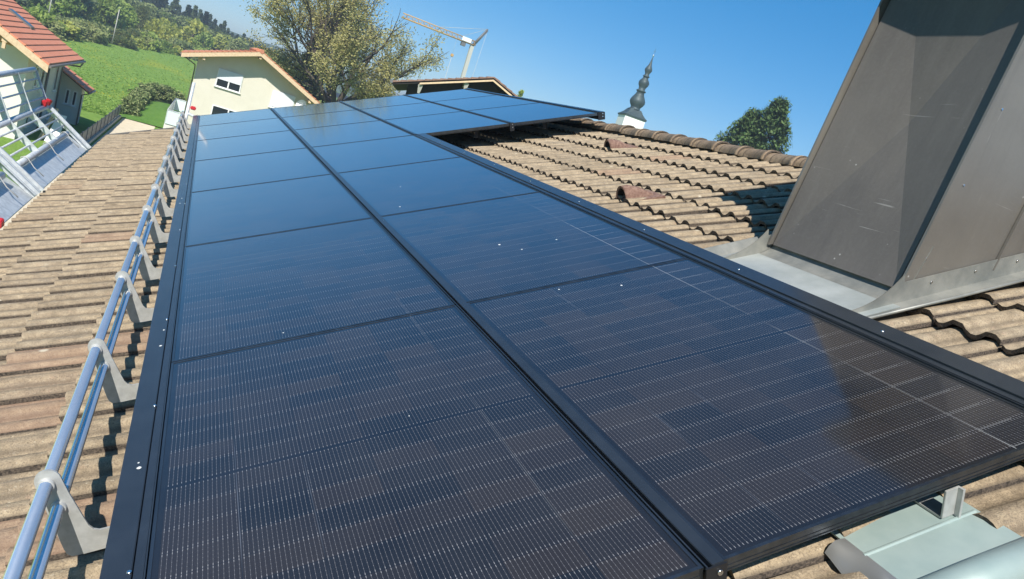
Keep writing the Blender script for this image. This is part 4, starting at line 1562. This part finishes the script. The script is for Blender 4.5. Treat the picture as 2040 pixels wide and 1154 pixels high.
# twin evergreen at the right
def evergreen(lab, az, d, w, h, z0, seed):
    x, y = at(az, d)
    t = thing('evergreen_tree', lab, 'tree', (x, y, 0))
    global rnd
    keep = rnd; rnd = random.Random(seed)
    mb = MB(); cl = []
    for _ in range(460):
        zz = rnd.random(); a = rnd.uniform(0, 2 * pi)
        prof = max(.12, 1 - ((zz - .55) / .45) ** 2.2) if zz > .55 else 1.0
        rr = w * .5 * prof * rnd.uniform(.55, 1.0)
        cl.append(((rr * cos(a), rr * sin(a), z0 + zz * (h - z0)), rnd.uniform(.45, .85)))
    for c, r in cl:
        for _ in range(70):
            dv = Vector((rnd.gauss(0, 1), rnd.gauss(0, 1), rnd.gauss(0, 1))).normalized() * r * rnd.random() ** .5
            p = Vector(c) + dv
            a = Vector((rnd.gauss(0, .5), rnd.gauss(0, .5), rnd.uniform(.5, 1))).normalized(); b = a.orthogonal().normalized()
            s = rnd.uniform(.14, .28)
            mb.face([p - a * s, p + b * s * .45, p + a * s, p - b * s * .45])
    rnd = keep
    mb.build('crown', M['leaf_thuja'], t)
    mb = MB(); mb.tube([(0, 0, 0), (0, 0, h * .9)], [.4, .08], 8); mb.build('trunk', M['bark'], t)


evergreen('taller right stem of the twin dark evergreen beyond the ridge', 41.0, 55, 4.4, 19.0, 5.0, 3)
evergreen('shorter left stem of the twin dark evergreen beyond the ridge', 39.5, 56.5, 5.2, 17.2, 5.0, 4)
x, y = at(22.35, 62)
t = thing('broadleaf_tree', 'small green tree top just showing above the panels right of the brown gable', 'tree', (x, y, 0))
mb = MB(); leaf_cloud(mb, [((0, 0, 11.6), .35), ((.05, 0, 12.1), .25), ((.3, 0, 11.0), .6), ((-.1, 0, 10.4), .9), ((.4, .2, 9.6), 1.2)], 110, .12); mb.build('crown', M['leaf_fresh'], t)
mb = MB(); mb.tube([(0, 0, 0), (.1, 0, 11.8)], [.25, .03], 7); mb.build('trunk', M['bark'], t)

# ------------------------------------------------------------------ dark brown house behind the far panels
bb = Vector((11.58, 31, 0))
BT = Vector((cos(radians(15)), -sin(radians(15)), 0)); BN = Vector((sin(radians(15)), cos(radians(15)), 0))
br = thing('house', 'dark brown wooden gable house with a faded tile roof behind the far panels', 'house', bb)


def bp(s_, d_, z_):
    return bb + BT * s_ + BN * d_ + Vector((0, 0, z_))


bAZ, bLS, bLZ = 10.09, -4.26, 8.48
bs = (bAZ - bLZ) / -bLS
mb = MB(bb)
WO = 1.25
mb.prism([bp(-3.6, WO, 0), bp(3.6, WO, 0), bp(3.6, WO, bAZ - bs * 3.6 - .16), bp(0, WO, bAZ - .2), bp(-3.6, WO, bAZ - bs * 3.6 - .16)], BN * 8); mb.build('wall', M['brown_wood'], br)
UPZ = Vector((0, 0, 1))
for sg_ in (-1, 1):
    e_ = -bLS * sg_
    a, b_ = bp(e_, 0, bLZ), bp(0, 0, bAZ)
    mb = MB(bb)
    mb.hexa([a - UPZ * .14, b_ - UPZ * .14, b_ - UPZ * .14 + BN * 10.5, a - UPZ * .14 + BN * 10.5], [a - UPZ * .05, b_ - UPZ * .05, b_ - UPZ * .05 + BN * 10.5, a - UPZ * .05 + BN * 10.5])
    rf = mb.build('roof', M['brown_wood'], br)
    for r in range(13):
        p0, p1 = a.lerp(b_, r / 13), a.lerp(b_, min(1, (r + 1) / 13 + .006))
        mb = MB(bb)
        f_, k_ = -BN * .06, BN * 10.6
        mb.hexa([p0 + f_ - UPZ * .045, p1 + f_ - UPZ * .045, p1 + k_ - UPZ * .045, p0 + k_ - UPZ * .045], [p0 + f_ + UPZ * .05, p1 + f_ + UPZ * .01, p1 + k_ + UPZ * .01, p0 + k_ + UPZ * .05])
        mb.build('tile_course', M['brown_tile'], rf)
    p0 = a.lerp(b_, .27 if sg_ < 0 else 0)
    mb = MB(bb)
    mb.hexa([p0 - BN * .10 - UPZ * .20, b_ - BN * .10 - UPZ * .20, b_ - BN * .065 - UPZ * .20, p0 - BN * .065 - UPZ * .20], [p0 - BN * .10 - UPZ * .12, b_ - BN * .10 - UPZ * .12, b_ - BN * .065 - UPZ * .12, p0 - BN * .065 - UPZ * .12])
    mb.build('barge_strip', M['fascia'], rf)
for s_ in (-3.05, -1.1):
    z = bAZ + s_ * bs - .30
    mb = MB(bb)
    o_ = bp(s_, 0, z)
    mb.hexa([o_ + BT * x_ + BN * y_ + UPZ * z_ for x_, y_, z_ in ((-.05, .08, -.30), (.05, .08, -.30), (.05, .18, -.30), (-.05, .18, -.30))],
            [o_ + BT * x_ + BN * y_ + UPZ * z_ for x_, y_, z_ in ((-.11, -.02, .08), (.11, -.02, .08), (.11, .18, .08), (-.11, .18, .08))])
    mb.obox(o_ - BT * .09 + BN * .19 - UPZ * .1, BT * .18, BN * 1.04, UPZ * .2)
    mb.build('purlin_end', M['pole'], br)
mb = MB(bb); mb.tube([bp(bLS - .05, -.05, bLZ - .02), bp(bLS - .05, 10.5, bLZ - .02)], .075, 8); mb.build('gutter', M['crane_d'], br)

# ------------------------------------------------------------------ tower crane
cb = Vector((48.0, 149, 0))
cr = thing('tower_crane', 'ochre and grey construction crane with lattice jib behind the rooftops', 'crane', cb)
mb = MB(cb); mb.box((47.65, 148.65, 0), (48.4, 149.35, 24.0)); mb.build('mast', M['crane_g'], cr)
mb = MB(cb)
jx0, jx1, jz = 48.6, 32.5, 24.2
for (dy, dz) in ((-.45, 0), (.45, 0), (0, .85)):
    mb.tube([(jx0, 149 + dy, jz + dz), (jx1, 149 + dy, jz + dz)], .10, 5)
nseg = 13
for k in range(nseg):
    xa = jx0 + (jx1 - jx0) * k / nseg; xb = jx0 + (jx1 - jx0) * (k + 1) / nseg
    for dy in (-.45, .45):
        mb.tube([(xa, 149 + dy, jz), ((xa + xb) / 2, 149, jz + .85), (xb, 149 + dy, jz)], .055, 4)
mb.build('jib', M['crane_y'], cr)
mb = MB(cb)
mb.tube([(48.1, 149, 24.1), (50.25, 149, 28.2)], [.28, .18], 6); mb.tube([(48.5, 149, 24.3), (50.4, 149, 27.9)], .10, 5)
mb.build('a_frame_strut', M['crane_d'], cr)
mb = MB(cb)
mb.tube([(50.25, 149, 28.2), (40.6, 149, 25.2)], .05, 4); mb.tube([(50.25, 149, 28.2), (45.6, 149, 25.2)], .035, 4); mb.tube([(50.3, 149, 28.1), (49.6, 149, 3)], .03, 4)
mb.build('tie_rope', M['crane_g'], cr)
mb = MB(cb); mb.box((45.4, 148.4, 24.3), (47.4, 148.45, 25.1)); mb.build('sign_board', M['white'], cr)
mb = MB(cb); mb.box((45.6, 148.6, 23.3), (46.5, 149.4, 24.15)); mb.build('winch_box', M['crane_d'], cr)
mb = MB(cb)
mb.tube([(44.5, 149, 24.2), (44.5, 149, 21.0)], .02, 4); mb.tube([(44.5, 149, 20.6), (44.3, 149, 3)], .045, 4); mb.build('hoist_rope', M['crane_g'], cr)
mb = MB(cb); mb.box((44.2, 148.8, 20.5), (44.8, 149.2, 21.1)); mb.build('hook_block', M['crane_y'], cr, .08)

# ------------------------------------------------------------------ church spire
sx, sy = at(31.05, 130)
sp = thing('church_tower', 'white church tower with a tiered onion spire of green copper', 'church tower', (sx, sy, .25))
mb = MB(); mb.box((-2.2, -2.2, 0), (2.2, 2.2, 19.9)); o = mb.build('tower_wall', M['spire_white'], sp); o.rotation_euler = (0, 0, radians(-12))
mb = MB()
mb.lathe((0, 0, 20.0), [(-.35, 2.2), (-.3, 3.3), (0, 3.4), (.25, 2.9), (.7, 2.3), (1.35, 1.7), (1.5, 1.55)], 4, smooth=False)
o = mb.build('flared_eave', M['copper'], sp); o.rotation_euler = (0, 0, radians(-12))
mb = MB()
mb.lathe((0, 0, 20.0), [(1.35, 1.35), (1.7, 1.0), (1.95, 1.0), (2.4, 1.33), (2.9, 1.58), (3.3, 1.56), (3.9, 1.26), (4.4, .95), (5.0, .74), (5.1, .95), (5.25, 1.02), (5.35, .95), (5.5, .66), (6.0, .74), (6.45, 1.0), (6.9, 1.10), (7.3, .95),
                           (7.7, .62), (8.05, .5), (8.1, .66), (8.25, .70), (8.35, .6), (8.6, .4), (9.0, .55), (9.35, .73), (9.6, .76), (9.95, .62), (10.4, .38), (11.0, .22), (11.7, .12), (12.3, .05)], 24)
mb.build('onion_spire', M['copper'], sp)
mb = MB(); mb.lathe((0, 0, 32.2), [(0, .04), (.1, .17), (.25, .2), (.4, .16), (.48, .04)], 10); mb.box((-.04, -.04, 32.6), (.04, .04, 33.8)); mb.box((-.3, -.04, 33.2), (.3, .04, 33.3)); mb.build('ball_and_cross', M['screw'], sp)

# antenna behind the ridge
ax_, ay_ = at(36.9, 22)
t = thing('antenna', 'thin roof antenna poking up behind the ridge near the evergreen', 'antenna', (ax_, ay_, 8.6))
mb = MB(); mb.tube([(0, 0, -1.5), (0, 0, 1.12)], .012, 6); mb.build('pole', M['galv'], t)
mb = MB(); mb.tube([(-.12, 0, 1.02), (.2, 0, 1.08)], .009, 5); mb.tube([(.1, -.1, 1.06), (.1, .1, 1.06)], .006, 5); mb.build('crossbar', M['white'], t)

# ------------------------------------------------------------------ thin spring haze
hm = bpy.data.materials.new('thin_haze'); hm.use_nodes = True
ht = hm.node_tree; ht.nodes.remove(ht.nodes['Principled BSDF'])
pv = ht.nodes.new('ShaderNodeVolumePrincipled')
pv.inputs['Color'].default_value = (.82, .90, 1.0, 1)
pv.inputs['Density'].default_value = .0010
pv.inputs['Anisotropy'].default_value = .3
ht.links.new(pv.outputs[0], ht.nodes['Material Output'].inputs['Volume'])
mb = MB(); mb.box((-1000, -1000, -1.3), (2700, 2700, 38))
tag(mb.build('haze', hm), 'thin pale haze over the valley', kind='stuff')
